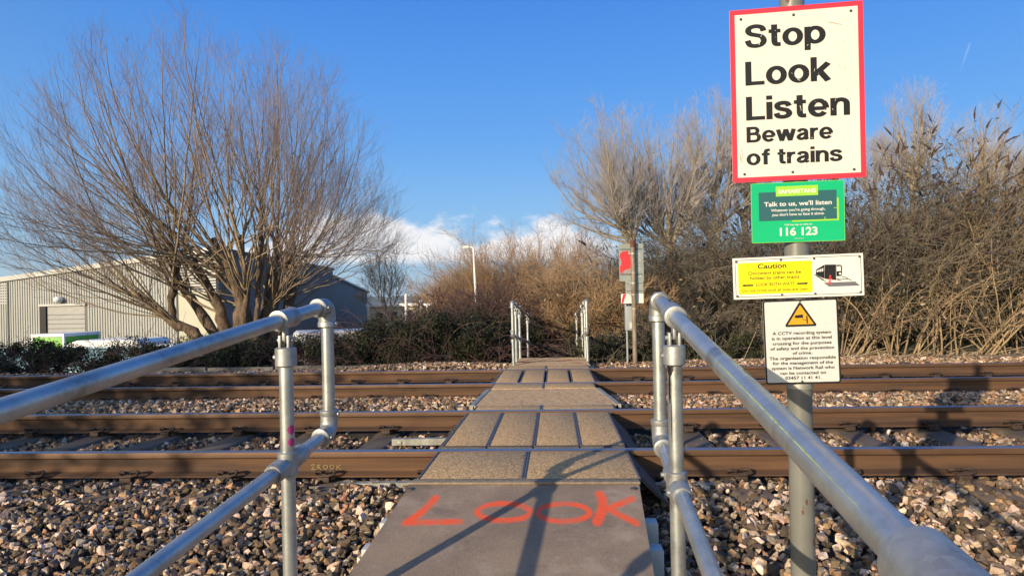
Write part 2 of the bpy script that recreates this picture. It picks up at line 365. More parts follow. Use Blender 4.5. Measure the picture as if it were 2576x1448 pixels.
def ellipsoid(c, ax, axdown=None):
    c = np.array(c, float); ax = np.array(ax, float)
    def env(S, d):
        q = (S - c) / ax; e = d / ax
        if axdown is not None:
            dn = (S[:, 2] + d[:, 2] * .3 < c[2]); q[dn, 2] = (S[dn, 2] - c[2]) / axdown; e[dn, 2] = d[dn, 2] / axdown
        a = (e * e).sum(1); b = (q * e).sum(1); cc = (q * q).sum(1) - 1
        disc = np.maximum(b * b - a * cc, 0)
        return np.maximum((-b + np.sqrt(disc)) / a, 0.15)
    return env
# ------------------------------------------------------------------ ground, hills
Y1, Y2, Y3, Y4 = 4.222, 5.727, 7.628, 9.133           # the four rails; z = 0 is the top of the rails
def struct(name, o): o['kind'] = 'structure'; return o
gx = np.concatenate([np.linspace(-4000, -60, 12), np.linspace(-55, 55, 56), np.linspace(60, 4000, 12)])
gy = np.concatenate([[-300, -60, -20, -8, -3, 0, 1, 2, 3.2, 3.9, 6.6, 9.6, 10.2], np.linspace(10.8, 60, 40), np.linspace(75, 5000, 14)])
GX, GY = np.meshgrid(gx, gy)
def ground_z(x, y):
    z = np.where(y < 3.6, -0.36 + 0.13 * np.clip(y - 3.6, -8, 0), -0.36)
    bank = np.clip((y - 10.6) / 3.0, 0, 1)
    right = 1 / (1 + np.exp(-(x - 1.0) * 1.2))
    z = z + bank * (right * 0.42 - (1 - right) * 0.10)
    far = np.clip((y - 15) / 10, 0, 1); z = z - far * 0.65 * (1 - right * .6)
    lft = 1 / (1 + np.exp((x + 1.5) * 1.5)); z = z - lft * np.clip((y - 13.2) / 5.5, 0, 1) * 1.25
    return z
GZ = ground_z(GX, GY)
ny, nx = GX.shape
ii = (np.arange(ny - 1)[:, None] * nx + np.arange(nx - 1)[None]).ravel()
struct('ground', npobj('ground', np.c_[GX.ravel(), GY.ravel(), GZ.ravel()], [np.c_[ii, ii + 1, ii + nx + 1, ii + nx]], M['soil'], smooth=True))
mb = MB(); yz = -2.05
mb.add([(-46, 20, yz), (-1.5, 20, yz), (-1.5, 75, yz), (-46, 75, yz)], [(0, 1, 2, 3)])
struct('yard', mb.build('yard', M['tarmac']))
rng = np.random.default_rng(5)
hx = np.linspace(-2600, 2200, 240); prof = 42 + 16 * np.sin(hx / 420 + .6) + 8 * np.sin(hx / 150) + rng.normal(0, 1.0, 240) + 5 * np.abs(np.sin(hx / 37)) * (rng.random(240) > .4)
V = []; rows = [(2100, -6, 0), (2300, 0, .45), (2550, 0, .75), (2800, 0, 1.0), (3100, 0, .6)]
for (yy, ad, s_) in rows: V.append(np.c_[hx, np.full(240, yy), prof * s_ * .80 + ad])
V = np.concatenate(V); ii = (np.arange(4)[:, None] * 240 + np.arange(239)[None]).ravel()
struct('hills', npobj('hills', V, [np.c_[ii, ii + 1, ii + 241, ii + 240]], M['hill'], smooth=True))

# ------------------------------------------------------------------ ballast: a bed and its loose stones
def ballast_z(x, y):
    """surface of the stones"""
    z = np.full_like(y, -0.215)
    z = np.where(y < Y1 - .15, np.minimum(-0.17, -0.17 + 0.105 * (y - (Y1 - .35))), z)
    mid = (y > Y2 + .12) & (y < Y3 - .12)
    z = np.where(mid, -0.185 + 0.095 * np.sin(np.pi * np.clip((y - Y2) / (Y3 - Y2), 0, 1)), z)
    cess = y > Y4 + .12
    heap = .055 + np.exp(-((x + 2.0) / 1.3) ** 2) * .085 + np.exp(-((x - 4.0) / 4.0) ** 2) * .075
    z = np.where(cess, -0.185 + heap * np.clip((y - Y4 - .1) / .7, 0, 1) - np.clip(y - 10.5, 0, 2) * .06, z)
    return z
bx_ = np.linspace(-26, 28, 110); by_ = np.array([-1.5, 0, 1, 2, 3, 3.7, 4.08, 4.36, 5.0, 5.58, 5.87, 6.2, 6.7, 7.2, 7.49, 7.77, 8.4, 8.99, 9.28, 9.7, 10.2, 10.9])
BX, BY = np.meshgrid(bx_, by_); BZ = ballast_z(BX, BY) - 0.035
ny, nx = BX.shape; ii = (np.arange(ny - 1)[:, None] * nx + np.arange(nx - 1)[None]).ravel()
bo = npobj('ballast_bed', np.c_[BX.ravel(), BY.ravel(), BZ.ravel()], [np.c_[ii, ii + 1, ii + nx + 1, ii + nx]], M['bed'], smooth=True)
struct('ballast_bed', bo)
def stone_protos(n, seed):
    rg = np.random.default_rng(seed); res = []
    for i in range(n):
        bm = bmesh.new()
        pts = nrm(rg.normal(size=(11, 3))) * rg.uniform(.72, 1.08, (11, 1)) * np.array([1, rg.uniform(.6, .95), rg.uniform(.45, .8)])
        for p in pts: bm.verts.new(p)
        r = bmesh.ops.convex_hull(bm, input=bm.verts[:])
        bmesh.ops.delete(bm, geom=[g for g in r['geom_interior'] if isinstance(g, bmesh.types.BMVert)] , context='VERTS')
        bmesh.ops.triangulate(bm, faces=bm.faces[:])
        bm.verts.index_update()
        res.append((np.array([v.co[:] for v in bm.verts]), np.array([[v.index for v in f.verts] for f in bm.faces]))); bm.free()
    return res
PROTO = stone_protos(48, 3)
PAL = np.array([(0.065, 0.052, 0.042), (0.10, 0.075, 0.053), (0.125, 0.105, 0.086), (0.20, 0.14, 0.088), (0.30, 0.205, 0.12), (0.29, 0.25, 0.21), (0.50, 0.405, 0.335), (0.62, 0.53, 0.46), (0.36, 0.205, 0.13), (0.42, 0.34, 0.26)]) * np.array([1.14, 1.02, .90])
def stones(rg, xs, ys, size, weights, dz=0.0):
    n = len(xs); pid = rg.integers(0, len(PROTO), n); Vs = []; Fs = []; Ts = []; off = 0
    sz = size * rg.lognormal(0, .30, n).clip(.5, 1.9); zz = ballast_z(xs, ys) + rg.uniform(-.35, .35, n) * sz * .7 + dz
    tint = PAL[rg.choice(len(PAL), n, p=np.array(weights) / sum(weights))] * rg.uniform(.78, 1.2, (n, 1)) * rg.uniform(.94, 1.06, (n, 3))
    for p in range(len(PROTO)):
        s = np.where(pid == p)[0]
        if not len(s): continue
        pv, pf = PROTO[p]; m = len(s)
        q = nrm(rg.normal(size=(m, 4)) * np.array([1.6, .55, .55, 1.2])); w, x, y, z = q.T
        Rm = np.stack([1 - 2 * (y * y + z * z), 2 * (x * y - z * w), 2 * (x * z + y * w), 2 * (x * y + z * w), 1 - 2 * (x * x + z * z), 2 * (y * z - x * w), 2 * (x * z - y * w), 2 * (y * z + x * w), 1 - 2 * (x * x + y * y)], -1).reshape(m, 3, 3)
        v = np.einsum('mij,vj->mvi', Rm, pv) * sz[s][:, None, None] + np.stack([xs[s], ys[s], zz[s]], -1)[:, None]
        Vs.append(v.reshape(-1, 3)); Fs.append((pf[None] + (np.arange(m) * len(pv))[:, None, None]).reshape(-1, 3) + off); off += m * len(pv)
        Ts.append(np.repeat(tint[s], len(pv), 0))
    return np.concatenate(Vs), np.concatenate(Fs), np.concatenate(Ts)
def on_deck(x, y):
    a = (x > -.80) & (x < .47) & (y > 3.45) & (y < 9.7)
    sl = -(3.52 - y) * .062
    return a | ((y <= 3.5) & (x > -.80 + sl) & (x < .44 + sl))
def field(name, seed, x0, x1, y0, y1, per, size, weights, label, fade=None):
    rg = np.random.default_rng(seed); n = int((x1 - x0) * (y1 - y0) * per)
    xs = rg.uniform(x0, x1, n); ys = rg.uniform(y0, y1, n)
    for yr in (Y1, Y2, Y3, Y4):
        k = np.abs(ys - yr) > .085; xs, ys = xs[k], ys[k]
    k = ~on_deck(xs, ys); xs, ys = xs[k], ys[k]
    if fade is not None: k = fade(rg, xs, ys); xs, ys = xs[k], ys[k]
    V, Fq, T = stones(rg, xs, ys, size, weights)
    o = npobj(name, V, [Fq], M['stone'], tint=T)
    tag(o, label, 'ballast', None, 'stuff'); return o
# sleepers stand proud between the rails: keep the stones off their tops
SP, SX0 = 0.652, -0.19
def off_sleeper(rg, xs, ys):
    ph = np.abs((xs - SX0 + SP / 2) % SP - SP / 2)
    return (ph > .135) | (rg.random(len(xs)) < .05)
def shoulder(rg, xs, ys):
    ph = np.abs((xs - SX0 + SP / 2) % SP - SP / 2)
    return ~((ph < .13) & (ys > 3.72)) | (rg.random(len(xs)) < .35)
W_NEAR = (20, 20, 14, 12, 7, 8, 9, 8, 4, 6)
W_BROWN = (20, 22, 8, 14, 9, 6, 7, 4, 8, 4)
W_TAN = (12, 14, 9, 15, 16, 7, 9, 6, 10, 8)
field('ballast', 11, -5.2, 6.2, 0.2, Y1 - .09, 1250, .0265, W_NEAR, 'loose grey, brown and pinkish ballast stones in front of the nearest rail', shoulder)
field('ballast', 12, -6.5, 8.0, Y1 + .08, Y2 - .08, 900, .027, W_BROWN, 'brown stained ballast stones between the sleepers of the near track', off_sleeper)
field('ballast', 13, -8, 9.5, Y2 + .08, Y3 - .08, 900, .028, W_TAN, 'tan and brown ballast stones heaped between the two tracks')
field('ballast', 14, -10, 12, Y3 + .08, Y4 - .08, 600, .028, W_BROWN, 'brown stained ballast stones between the rails of the far track', off_sleeper)
field('ballast', 15, -11, 13, Y4 + .08, 10.75, 700, .029, W_TAN, 'pale ballast stones along the verge beyond the far track')

# ------------------------------------------------------------------ rails
def rail_profile():
    h = [(-.0, 0), (.022, 0), (.032, -.004), (.0352, -.014), (.034, -.038), (.012, -.050), (.010, -.075), (.010, -.115), (.016, -.132), (.060, -.146), (.070, -.149), (.070, -.159)]
    return h[1:] + [(-a, b) for a, b in h[1:][::-1]]
def rail(y, label):
    pr = rail_profile(); n = len(pr); xs = [-60, -20, -8, -4, 0, 4, 8, 20, 60]
    mb = MB(); vs = [(x, y + a, b) for x in xs for a, b in pr]
    top = {n - 1}; edge = {0, 1, 2, 3, n - 2, n - 3, n - 4, n - 5}
    for i in range(len(xs) - 1):
        for j in range(n):
            pass
    fs = [(i * n + j, i * n + (j + 1) % n, (i + 1) * n + (j + 1) % n, (i + 1) * n + j) for i in range(len(xs) - 1) for j in range(n)]
    mi = [1 if j == n - 1 or j in (0, n - 2) else (2 if j in (1, 2, n - 3, n - 4) else 0) for i in range(len(xs) - 1) for j in range(n)]
    mb.v = vs; mb.f = fs; mb.m = mi; mb.sm = [False] * len(fs)
    o = mb.build('rail', [M['rust'], M['railtop'], M['railedge']])
    return tag(o, label, 'rail', 'running rails of the two tracks')
rail1 = rail(Y1, 'rusty brown rail nearest the camera, polished on top')
rail2 = rail(Y2, 'rusty rail of the near track on its far side, beyond four crossing panels')
rail3 = rail(Y3, 'rusty rail of the far track on its near side, beyond the stones between the tracks')
rail4 = rail(Y4, 'rusty rail farthest from the camera, just in front of the far verge')
# faint yellow scrawl chalked on the web of the nearest rail
mb = MB(); rg = random.Random(4); ox = Wy(775, 1190, Y1 - .07).x
glyphs = [[(0, .8), (.6, 1), (.5, .5), (0, 0), (.8, .05)], [(1.1, 0), (1.1, .8), (1.7, .9), (1.6, .5), (1.1, .45), (1.9, 0)], [(2.5, .1), (2.2, .5), (2.6, .9), (3.1, .6), (2.9, .1), (2.5, .1)], [(3.7, .1), (3.4, .5), (3.8, .9), (4.3, .6), (4.1, .1), (3.7, .1)], [(4.7, 0), (4.8, .9)], [(5.5, .9), (4.8, .4), (5.6, 0)]]
for g in glyphs:
    for (a, b), (c, d) in zip(g, g[1:]):
        p = Vector((ox + a * .036, Y1 - .0665, -.1475 + b * .0)); 
        p0 = Vector((ox + a * .036, Y1 - .0125, -.122 + b * .034)); p1 = Vector((ox + c * .036, Y1 - .0125, -.122 + d * .034))
        mb.tube([p0, p1], .0028, 5, smooth=False)
wchild(mb.build('chalk_mark', M['sprayyellow']), rail1)

# ------------------------------------------------------------------ sleepers with their clips
def sleeper_mesh():
    prof = [(-.143, -.36), (.143, -.36), (.143, -.24), (.105, -.176), (.095, -.172), (-.095, -.172), (-.105, -.176), (-.143, -.24)]
    mb = MB(); L2 = 1.26; ys = [-L2, -L2 + .02, -.45, .45, L2 - .02, L2]; dz = [-.01, 0, -.02, -.02, 0, -.01]
    n = len(prof); vs = [(a, y, b + (d if b > -.3 else 0)) for y, d in zip(ys, dz) for a, b in prof]
    fs = [(i * n + j, i * n + (j + 1) % n, (i + 1) * n + (j + 1) % n, (i + 1) * n + j) for i in range(len(ys) - 1) for j in range(n)] + [tuple(range(n)), tuple(range((len(ys) - 1) * n, len(ys) * n))]
    mb.add(vs, fs); return mb
def clip_mesh(sgn):
    """sprung steel clip shaped like a letter e, in its cast shoulder; sgn is the side of the rail it holds"""
    mb = MB()
    mb.box((0, sgn * .118, -.158), (.075, .05, .032), bev=.006); mb.box((0, sgn * .097, -.150), (.05, .03, .022), bev=.004)
    q = [(-.045, .125, -.140), (.03, .125, -.135), (.062, .118, -.128), (.066, .098, -.116), (.046, .080, -.113), (.012, .078, -.118), (-.012, .090, -.122), (-.024, .112, -.112), (-.050, .116, -.108), (-.068, .098, -.116), (-.064, .072, -.134), (-.036, .056, -.143), (-.01, .058, -.143)]
    mb.tube([(a, sgn * b, c) for a, b, c in q], .0095, 8)
    return mb
sm_ob = None
def place_sleepers(yc, ks, ra, rb, first, labelf, group):
    global sm_ob
    for k in ks:
        x = SX0 + SP * k + ((k * 7919) % 13 - 6) * .003
        if first:
            s = sleeper_mesh().build('sleeper', M['sleeper']); clips = []
            for yy in (-.7525, .7525):
                for sg in (-1, 1):
                    c = clip_mesh(sg).build('rail_clip', M['clip'], s); c.location = (0, yy, 0); clips.append(c)
            sm_ob = (s, clips); first = False
        else:
            s = sm_ob[0].copy(); COL.objects.link(s)
            for c0 in sm_ob[1]:
                c = c0.copy(); COL.objects.link(c); c.parent = s
        s.location = (x, yc, 0); s.rotation_euler = (0, 0, ((k * 31) % 7 - 3) * .003)
        tag(s, labelf(k), 'sleeper', group)
NUM = ['', 'first', 'second', 'third', 'fourth', 'fifth', 'sixth', 'seventh', 'eighth', 'ninth', 'tenth', 'eleventh', 'twelfth', 'thirteenth', 'fourteenth', 'fifteenth', 'sixteenth']
def lab(track):
    def f(k):
        if k in (0, -1): return 'brown concrete sleeper of the %s track under the crossing panels, %s side' % (track, 'right' if k == 0 else 'left')
        side = 'right' if k > 0 else 'left'; n = k if k > 0 else -k - 1
        return '%s brown concrete sleeper of the %s track to the %s of the crossing deck' % (NUM[min(n, 16)], track, side)
    return f
place_sleepers((Y1 + Y2) / 2, list(range(-9, 11)), Y1, Y2, True, lab('near'), 'concrete sleepers of the near track')
place_sleepers((Y3 + Y4) / 2, list(range(-13, 15)), Y3, Y4, False, lab('far'), 'concrete sleepers of the far track')

# ------------------------------------------------------------------ crossing deck
PX = [-.772, -.467, -.160, .146, .442]
def panel(x0, x1, y0, y1, label, group, wide=False, z1=-.006, strip_l=True, edge=None):
    e = thing('crossing_panel', label, 'crossing panel', ((x0 + x1) / 2, (y0 + y1) / 2, -.15), group)
    mb = MB(); g = .010; mb.box(((x0 + x1) / 2, (y0 + y1) / 2, z1 - .055), (x1 - x0 - 2 * g, y1 - y0, .11), bev=.012)
    wchild(mb.build('panel_body', M['rubber']), e)
    for xx, s in ((x0, 1), (x1, -1)):
        mb = MB(); mb.box((xx + s * .007, (y0 + y1) / 2, z1 - .030), (.012, y1 - y0 - .004, .066), bev=.003)
        wchild(mb.build('joint_strip', M['strip']), e)
    if edge:
        mb = MB(); mb.box(((x0 + x1) / 2, edge, z1 - .025), (x1 - x0 - .008, .045, .06), bev=.008); wchild(mb.build('edge_lip', M['rubberdark']), e)
    return e
names4 = ['leftmost', 'second from the left', 'third from the left', 'rightmost']
for i in range(4):
    panel(PX[i], PX[i + 1], Y1 + .115, Y2 - .095, 'gritty brown panel between the rails of the near track, %s of four' % names4[i], 'four panels inside the near track', edge=Y1 + .098)
for i in range(4):
    panel(PX[i] + .035, PX[i + 1] + .015, Y3 + .10, Y4 - .085, 'gritty brown panel between the rails of the far track, %s of four' % names4[i], 'four panels inside the far track')
for i, n in ((0, 'left'), (1, 'right')):
    panel((PX[0], -.19)[i], (-.19, PX[4])[i], 3.545, Y1 - .04, 'wide gritty brown panel between the ramp and the nearest rail, %s of two' % n, 'two panels before the nearest rail')
    panel((PX[0] + .03, -.14)[i], (-.14, PX[4] + .07)[i], Y2 + .045, Y2 + .30, 'narrow gritty panel just past the second rail, %s of two' % n, 'two panels after the second rail')
    panel((PX[0] + .04, -.145)[i], (-.145, PX[4] - .01)[i], 7.18, Y3 - .04, 'gritty panel just before the third rail, %s of two' % n, 'two panels before the third rail')
    panel((PX[0] + .06, -.14)[i], (-.14, PX[4] + .03)[i], Y4 + .045, 9.62, 'gritty panel past the farthest rail, %s of two' % n, 'two panels after the farthest rail')
e = thing('crossing_slab', 'worn tan slab of the crossing between the two tracks', 'crossing slab', (-.15, 6.6, -.15))
mb = MB(); mb.prism([(-.775, 6.04, -.012), (.56, 6.04, -.012), (.44, 7.17, -.012), (-.735, 7.17, -.012)], (0, 0, -.13)); wchild(mb.build('slab_body', M['slab']), e)
for (a, b) in (((-.785, 6.04), (-.745, 7.17)), ((.565, 6.04), (.447, 7.17))):
    mb = MB(); v = Vector((b[0] - a[0], b[1] - a[1], 0)); mb.prism([Vector((a[0] - .022, a[1], -.006)), Vector((a[0] + .022, a[1], -.006)), Vector((a[0] + .022, a[1], -.15)), Vector((a[0] - .022, a[1], -.15))], v)
    wchild(mb.build('edge_channel', M['angle']), e)
# sloping steel deflectors at the deck's sides
def deflector(x, s, y0, y1, label):
    e = MB(); e.prism([(x, y0, -.012), (x + s * .15, y0, -.172), (x + s * .15, y0, -.180), (x, y0, -.030)], (0, y1 - y0, 0))
    for t in (.02, .98):
        yy = y0 + (y1 - y0) * t; e.prism([(x, yy, -.006), (x + s * .16, yy, -.168), (x + s * .16, yy, -.176), (x, yy, -.02)], (0, .012, 0))
    e.box((x + s * .02, (y0 + y1) / 2, -.05), (.012, .05, .05), bev=.004)
    tag(e.build('deflector_plate', M['plate']), label, 'deflector plate', 'sloping steel plates at the sides of the deck')
deflector(PX[4] + .004, 1, Y1 + .13, Y2 - .12, 'dark sloping steel plate right of the panels inside the near track')
deflector(PX[0] - .004, -1, Y1 + .13, Y2 - .12, 'dark sloping steel plate left of the panels inside the near track')
deflector(PX[4] + .004, 1, 3.58, Y1 - .09, 'dark sloping steel plate right of the panels before the nearest rail')
deflector(PX[4] + .02, 1, Y3 + .12, Y4 - .1, 'dark sloping steel plate right of the panels inside the far track')
deflector(PX[0] + .03, -1, Y3 + .12, Y4 - .1, 'dark sloping steel plate left of the panels inside the far track')
def angle_bar(p0, p1, label):
    mb = MB(); a, b = Vector(p0), Vector(p1); v = b - a
    mb.prism([a + Vector((0, 0, 0)), a + Vector((0, .055, 0)), a + Vector((0, .055, -.006)), a + Vector((0, .006, -.006)), a + Vector((0, .006, -.05)), a + Vector((0, 0, -.05))], v)
    mb.box(a + Vector((v.x * .12, -.004, -.03)), (.03, .006, .03), bev=.003)
    tag(mb.build('angle_bar', M['angle']), label, 'steel angle bar', 'galvanised angle bars sticking out of the deck')
p = Wz(985, 1104, -.125); q = Wz(1125, 1108, -.125); angle_bar(p, (q.x + .08, p.y + .01, -.125), 'pale galvanised bar between the near rails, left of the deck')
p = Wz(848, 1216, -.15); q = Wz(1040, 1212, -.15); angle_bar(p, (q.x + .1, p.y + .01, -.145), 'long pale galvanised bar beside the ramp top on the left')
p = Wz(1596, 1218, -.16); angle_bar(p, (p.x + .52, p.y + .01, -.16), 'pale galvanised bar beside the ramp top on the right')

# near ramp, with LOOK sprayed across it
RS = 0.13
def rampz(y): return -.010 - RS * (3.515 - y)
def on_ramp(px, py):
    r = ray(px, py); t = (-.010 - RS * 3.515 - H) / (r[2] - RS * r[1]); return CAM + r * t
def z6(x, y): return ((1200 + x / 2.011) * .67057, (1439 + y / 2.011) * .67057)
strokes = [[(868, 862), (842, 893), (800, 935), (740, 985), (655, 1040)], [(655, 1043), (760, 1044), (900, 1040), (1058, 1036)],
           [(1385 + 200 * math.cos(a), 965 - (a > 3.2) * 2 - 66 * math.sin(a)) for a in [i * math.pi / 14 for i in range(29)]],
           [(1838 + 195 * math.cos(a), 968 - 66 * math.sin(a)) for a in [i * math.pi / 14 for i in range(29)]],
           [(2108, 828), (2128, 862), (2136, 910), (2126, 960), (2090, 1036)], [(2355, 862), (2270, 898), (2165, 944)], [(2160, 934), (2260, 986), (2382, 1048)]]
wid = [1.25, .9, .85, .8, 1.35, 1.0, 1.0]
segs = []
for s_, w_ in zip(strokes, wid):
    q = [on_ramp(*z6(*a))[:2] for a in s_]
    for a, b in zip(q, q[1:]): segs.append((a, b, w_))
e = thing('access_ramp', 'grey gritty ramp board in the foreground with LOOK sprayed on it in orange', 'ramp', (-.2, 3.0, -.3))
nxr, nyr = 260, 560; ys = np.linspace(.7, 3.525, nyr); us = np.linspace(0, 1, nxr)
YY, UU = np.meshgrid(ys, us, indexing='ij'); XX = (-.787 + .424 + .787) * 0 + (-.787 - .062 * (3.525 - YY)) + 1.212 * UU
ZZ = rampz(YY)
dmin = np.full(XX.shape, 9.0)
sel = (YY > 2.45) & (YY < 3.45)
xs_, ys_ = XX[sel], YY[sel] * .55; dd = np.full(xs_.shape, 9.0)
for a, b, w_ in segs:
    a = np.array([a[0], a[1] * .55]); b = np.array([b[0], b[1] * .55]); ab = b - a
    t = np.clip(((xs_ - a[0]) * ab[0] + (ys_ - a[1]) * ab[1]) / (ab @ ab), 0, 1)
    dd = np.minimum(dd, np.hypot(xs_ - a[0] - t * ab[0], ys_ - a[1] - t * ab[1]) / w_)
dmin[sel] = dd
paint = np.clip(1.25 - dmin / .0225, 0, 1)
V = np.c_[XX.ravel(), YY.ravel(), ZZ.ravel()]; ii = (np.arange(nyr - 1)[:, None] * nxr + np.arange(nxr - 1)[None]).ravel()
m = mat('ramp_grit', (0.31, 0.228, 0.162), 0.93, 0, 0.3, 2.2, 0.5, 330, col2=(0.22, 0.166, 0.122), bdist=0.003)
t = m.node_tree; b_ = t.nodes['Principled BSDF']; an = N(t, 'ShaderNodeAttribute', attribute_name='tint')
sc_ = N(t, 'ShaderNodeSeparateColor'); L(t, an.outputs['Color'], sc_.inputs[0])
gn = N(t, 'ShaderNodeTexNoise'); gn.inputs['Scale'].default_value = 300; gn.inputs['Detail'].default_value = 2; L(t, t.nodes['Texture Coordinate'].outputs['Object'], gn.inputs['Vector'])
gm = N(t, 'ShaderNodeTexNoise'); gm.inputs['Scale'].default_value = 420; L(t, t.nodes['Texture Coordinate'].outputs['Object'], gm.inputs['Vector'])
old = b_.inputs['Base Color'].links[0].from_socket
old = mixc(t, 1.0, old, mixc(t, sstep(t, gm.outputs[0], .35, .68), (.68, .68, .68), (1.5, 1.48, 1.44)), 'MULTIPLY')
pf = sstep(t, mth(t, 'ADD', sc_.outputs[0], mth(t, 'MULTIPLY', mth(t, 'SUBTRACT', gn.outputs[0], .5), 1.9)), .30, .68)
wn = N(t, 'ShaderNodeTexNoise'); wn.inputs['Scale'].default_value = 9; wn.inputs['Detail'].default_value = 8; wn.inputs['Roughness'].default_value = .7; L(t, t.nodes['Texture Coordinate'].outputs['Object'], wn.inputs['Vector'])
pf = mth(t, 'MULTIPLY', pf, mth(t, 'ADD', .48, mth(t, 'MULTIPLY', sstep(t, wn.outputs[0], .34, .58), .48)))
st2 = N(t, 'ShaderNodeTexNoise'); st2.inputs['Scale'].default_value = 3.5; st2.inputs['Detail'].default_value = 10; st2.inputs['Roughness'].default_value = .75; L(t, t.nodes['Texture Coordinate'].outputs['Object'], st2.inputs['Vector'])
old = mixc(t, mth(t, 'MULTIPLY', sstep(t, st2.outputs[0], .52, .66), .55), old, (.42, .35, .27))
st3 = N(t, 'ShaderNodeTexNoise'); st3.inputs['Scale'].default_value = 2.2; st3.inputs['Detail'].default_value = 10; st3.inputs['Roughness'].default_value = .7; st3.inputs['Distortion'].default_value = .6; mp3 = N(t, 'ShaderNodeMapping'); mp3.inputs['Location'].default_value = (7, 3, 1); L(t, t.nodes['Texture Coordinate'].outputs['Object'], mp3.inputs[0]); L(t, mp3.outputs[0], st3.inputs['Vector'])
old = mixc(t, mth(t, 'MULTIPLY', sstep(t, st3.outputs[0], .50, .66), .5), old, (.11, .09, .078))
L(t, mixc(t, pf, old, (0.95, 0.105, 0.030)), b_.inputs['Base Color'])
top = npobj('ramp_board', V, [np.c_[ii, ii + 1, ii + nxr + 1, ii + nxr]], m, parent=e, tint=np.repeat(paint.ravel()[:, None], 3, 1), smooth=True)
mb = MB(); c = [(XX[0, 0], YY[0, 0]), (XX[0, -1], YY[0, -1]), (XX[-1, -1], YY[-1, -1]), (XX[-1, 0], YY[-1, 0])]
mb.prism([(a, b, rampz(b) - .003) for a, b in c], (0, 0, -.04)); wchild(mb.build('ramp_underside', M['rubberdark']), e)
mb = MB(); mb.box((-.18, 3.50, -.008), (1.215, .075, .012), bev=.004); wchild(mb.build('top_lip', M['lip']), e)
for px, py in ((1033, 1229), (1594, 1228)):
    q = on_ramp(px, py); mb = MB(); mb.tube([Vector(q) + Vector((0, 0, -.004)), Vector(q) + Vector((0, 0, .004)), Vector(q) + Vector((0, 0, .006))], [.019, .019, .013], 20); mb.tube([Vector(q) + Vector((0, 0, .004)), Vector(q) + Vector((0, 0, .009))], .007, 6)
    wchild(mb.build('fixing_cap', M['darkgrey']), e)
for py, yy, lb in ((1270, 3.18, 'pale grey plastic bearer under the ramp, the one nearer the rails'), (1305, 2.93, 'pale grey plastic bearer under the ramp, the one nearer the camera')):
    mb = MB(); xl = -.787 - .062 * (3.525 - yy); zt = rampz(yy) - .055
    mb.box((xl + .606, yy, zt - .06), (1.212 + .13, .085, .12), bev=.008)
    tag(mb.build('ramp_bearer', M['plastic']), lb, 'ramp bearer', 'plastic bearers under the ramp')

# far landing and its falling ramp
e = thing('access_ramp', 'worn grey-brown landing at the far end of the crossing with faint red spray', 'ramp', (-.1, 10, -.2))
mb = MB(); y0, y1, y2 = 9.63, 10.75, 13.5
mb.prism([(-.70, y0, -.010), (.50, y0, -.010), (.47, y1, .012), (-.66, y1, .012)], (0, 0, -.06)); 
wchild(mb.build('landing_board', M['slab']), e)
mb = MB(); mb.prism([(-.655, y1 + .004, .011), (.468, y1 + .004, .011), (.40, y2, -.40), (-.66, y2, -.40)], (0, 0, -.06)); wchild(mb.build('sloping_board', M['rubberdark']), e)
mb = MB(); mb.box((-.09, 10.22, .0035), (1.12, .018, .006), rot=Matrix.Rotation(.12, 3, 'Z')); wchild(mb.build('joint_gap', M['black']), e)
mb = MB(); rg = random.Random(8)
for cx, cy in ((.2, 10.35), (.33, 9.95), (-.45, 10.1), (.1, 10.28)):
    n = 14; z = -.010 + (cy - y0) * .022 / 1.12 + .0035
    mb.add([(cx + math.cos(a) * rg.uniform(.03, .13), cy + math.sin(a) * rg.uniform(.02, .05), z) for a in [2 * math.pi * i / n for i in range(n)]], [tuple(range(n))])
wchild(mb.build('spray_mark', M['sprayred'], fixn=False), e)
# ------------------------------------------------------------------ handrails
TR = .0242
def patch_on_tube(a, b, r, ang0, ang1, t0, t1, view, name, m, parent, ragged=.25, seed=1):
    """a blot of paint lying on a tube's surface; angles are measured from the side turned to `view`"""
    a, b = Vector(a), Vector(b); t = (b - a).normalized(); u = (Vector(view) - t * Vector(view).dot(t)).normalized(); w = t.cross(u)
    rg = random.Random(seed); nu, nv = 10, 16; mb = MB(); vs = []
    for j in range(nv + 1):
        f = j / nv; half = math.sin(math.pi * min(max(f, .04), .96)) ** .6 * (1 - ragged * rg.random())
        for i in range(nu + 1):
            g = (i / nu - .5) * half + .5; an = ang0 + (ang1 - ang0) * g
            vs.append(a + (b - a) * (t0 + (t1 - t0) * f) + (u * math.cos(an) + w * math.sin(an)) * (r + .0006))
    fs = [(j * (nu + 1) + i, j * (nu + 1) + i + 1, (j + 1) * (nu + 1) + i + 1, (j + 1) * (nu + 1) + i) for j in range(nv) for i in range(nu)]
    mb.add(vs, fs, 0, True); wchild(mb.build(name, m, fixn=False), parent)
def bend(p, a, b, r, n=9):
    """points of a rounded corner at p between directions a (in) and b (out)"""
    a, b = Vector(a).normalized(), Vector(b).normalized(); p = Vector(p)
    s, e = p + a * r, p + b * r; return [s * (1 - q) ** 2 + p * 2 * q * (1 - q) + e * q * q for q in [i / n for i in range(n + 1)]]
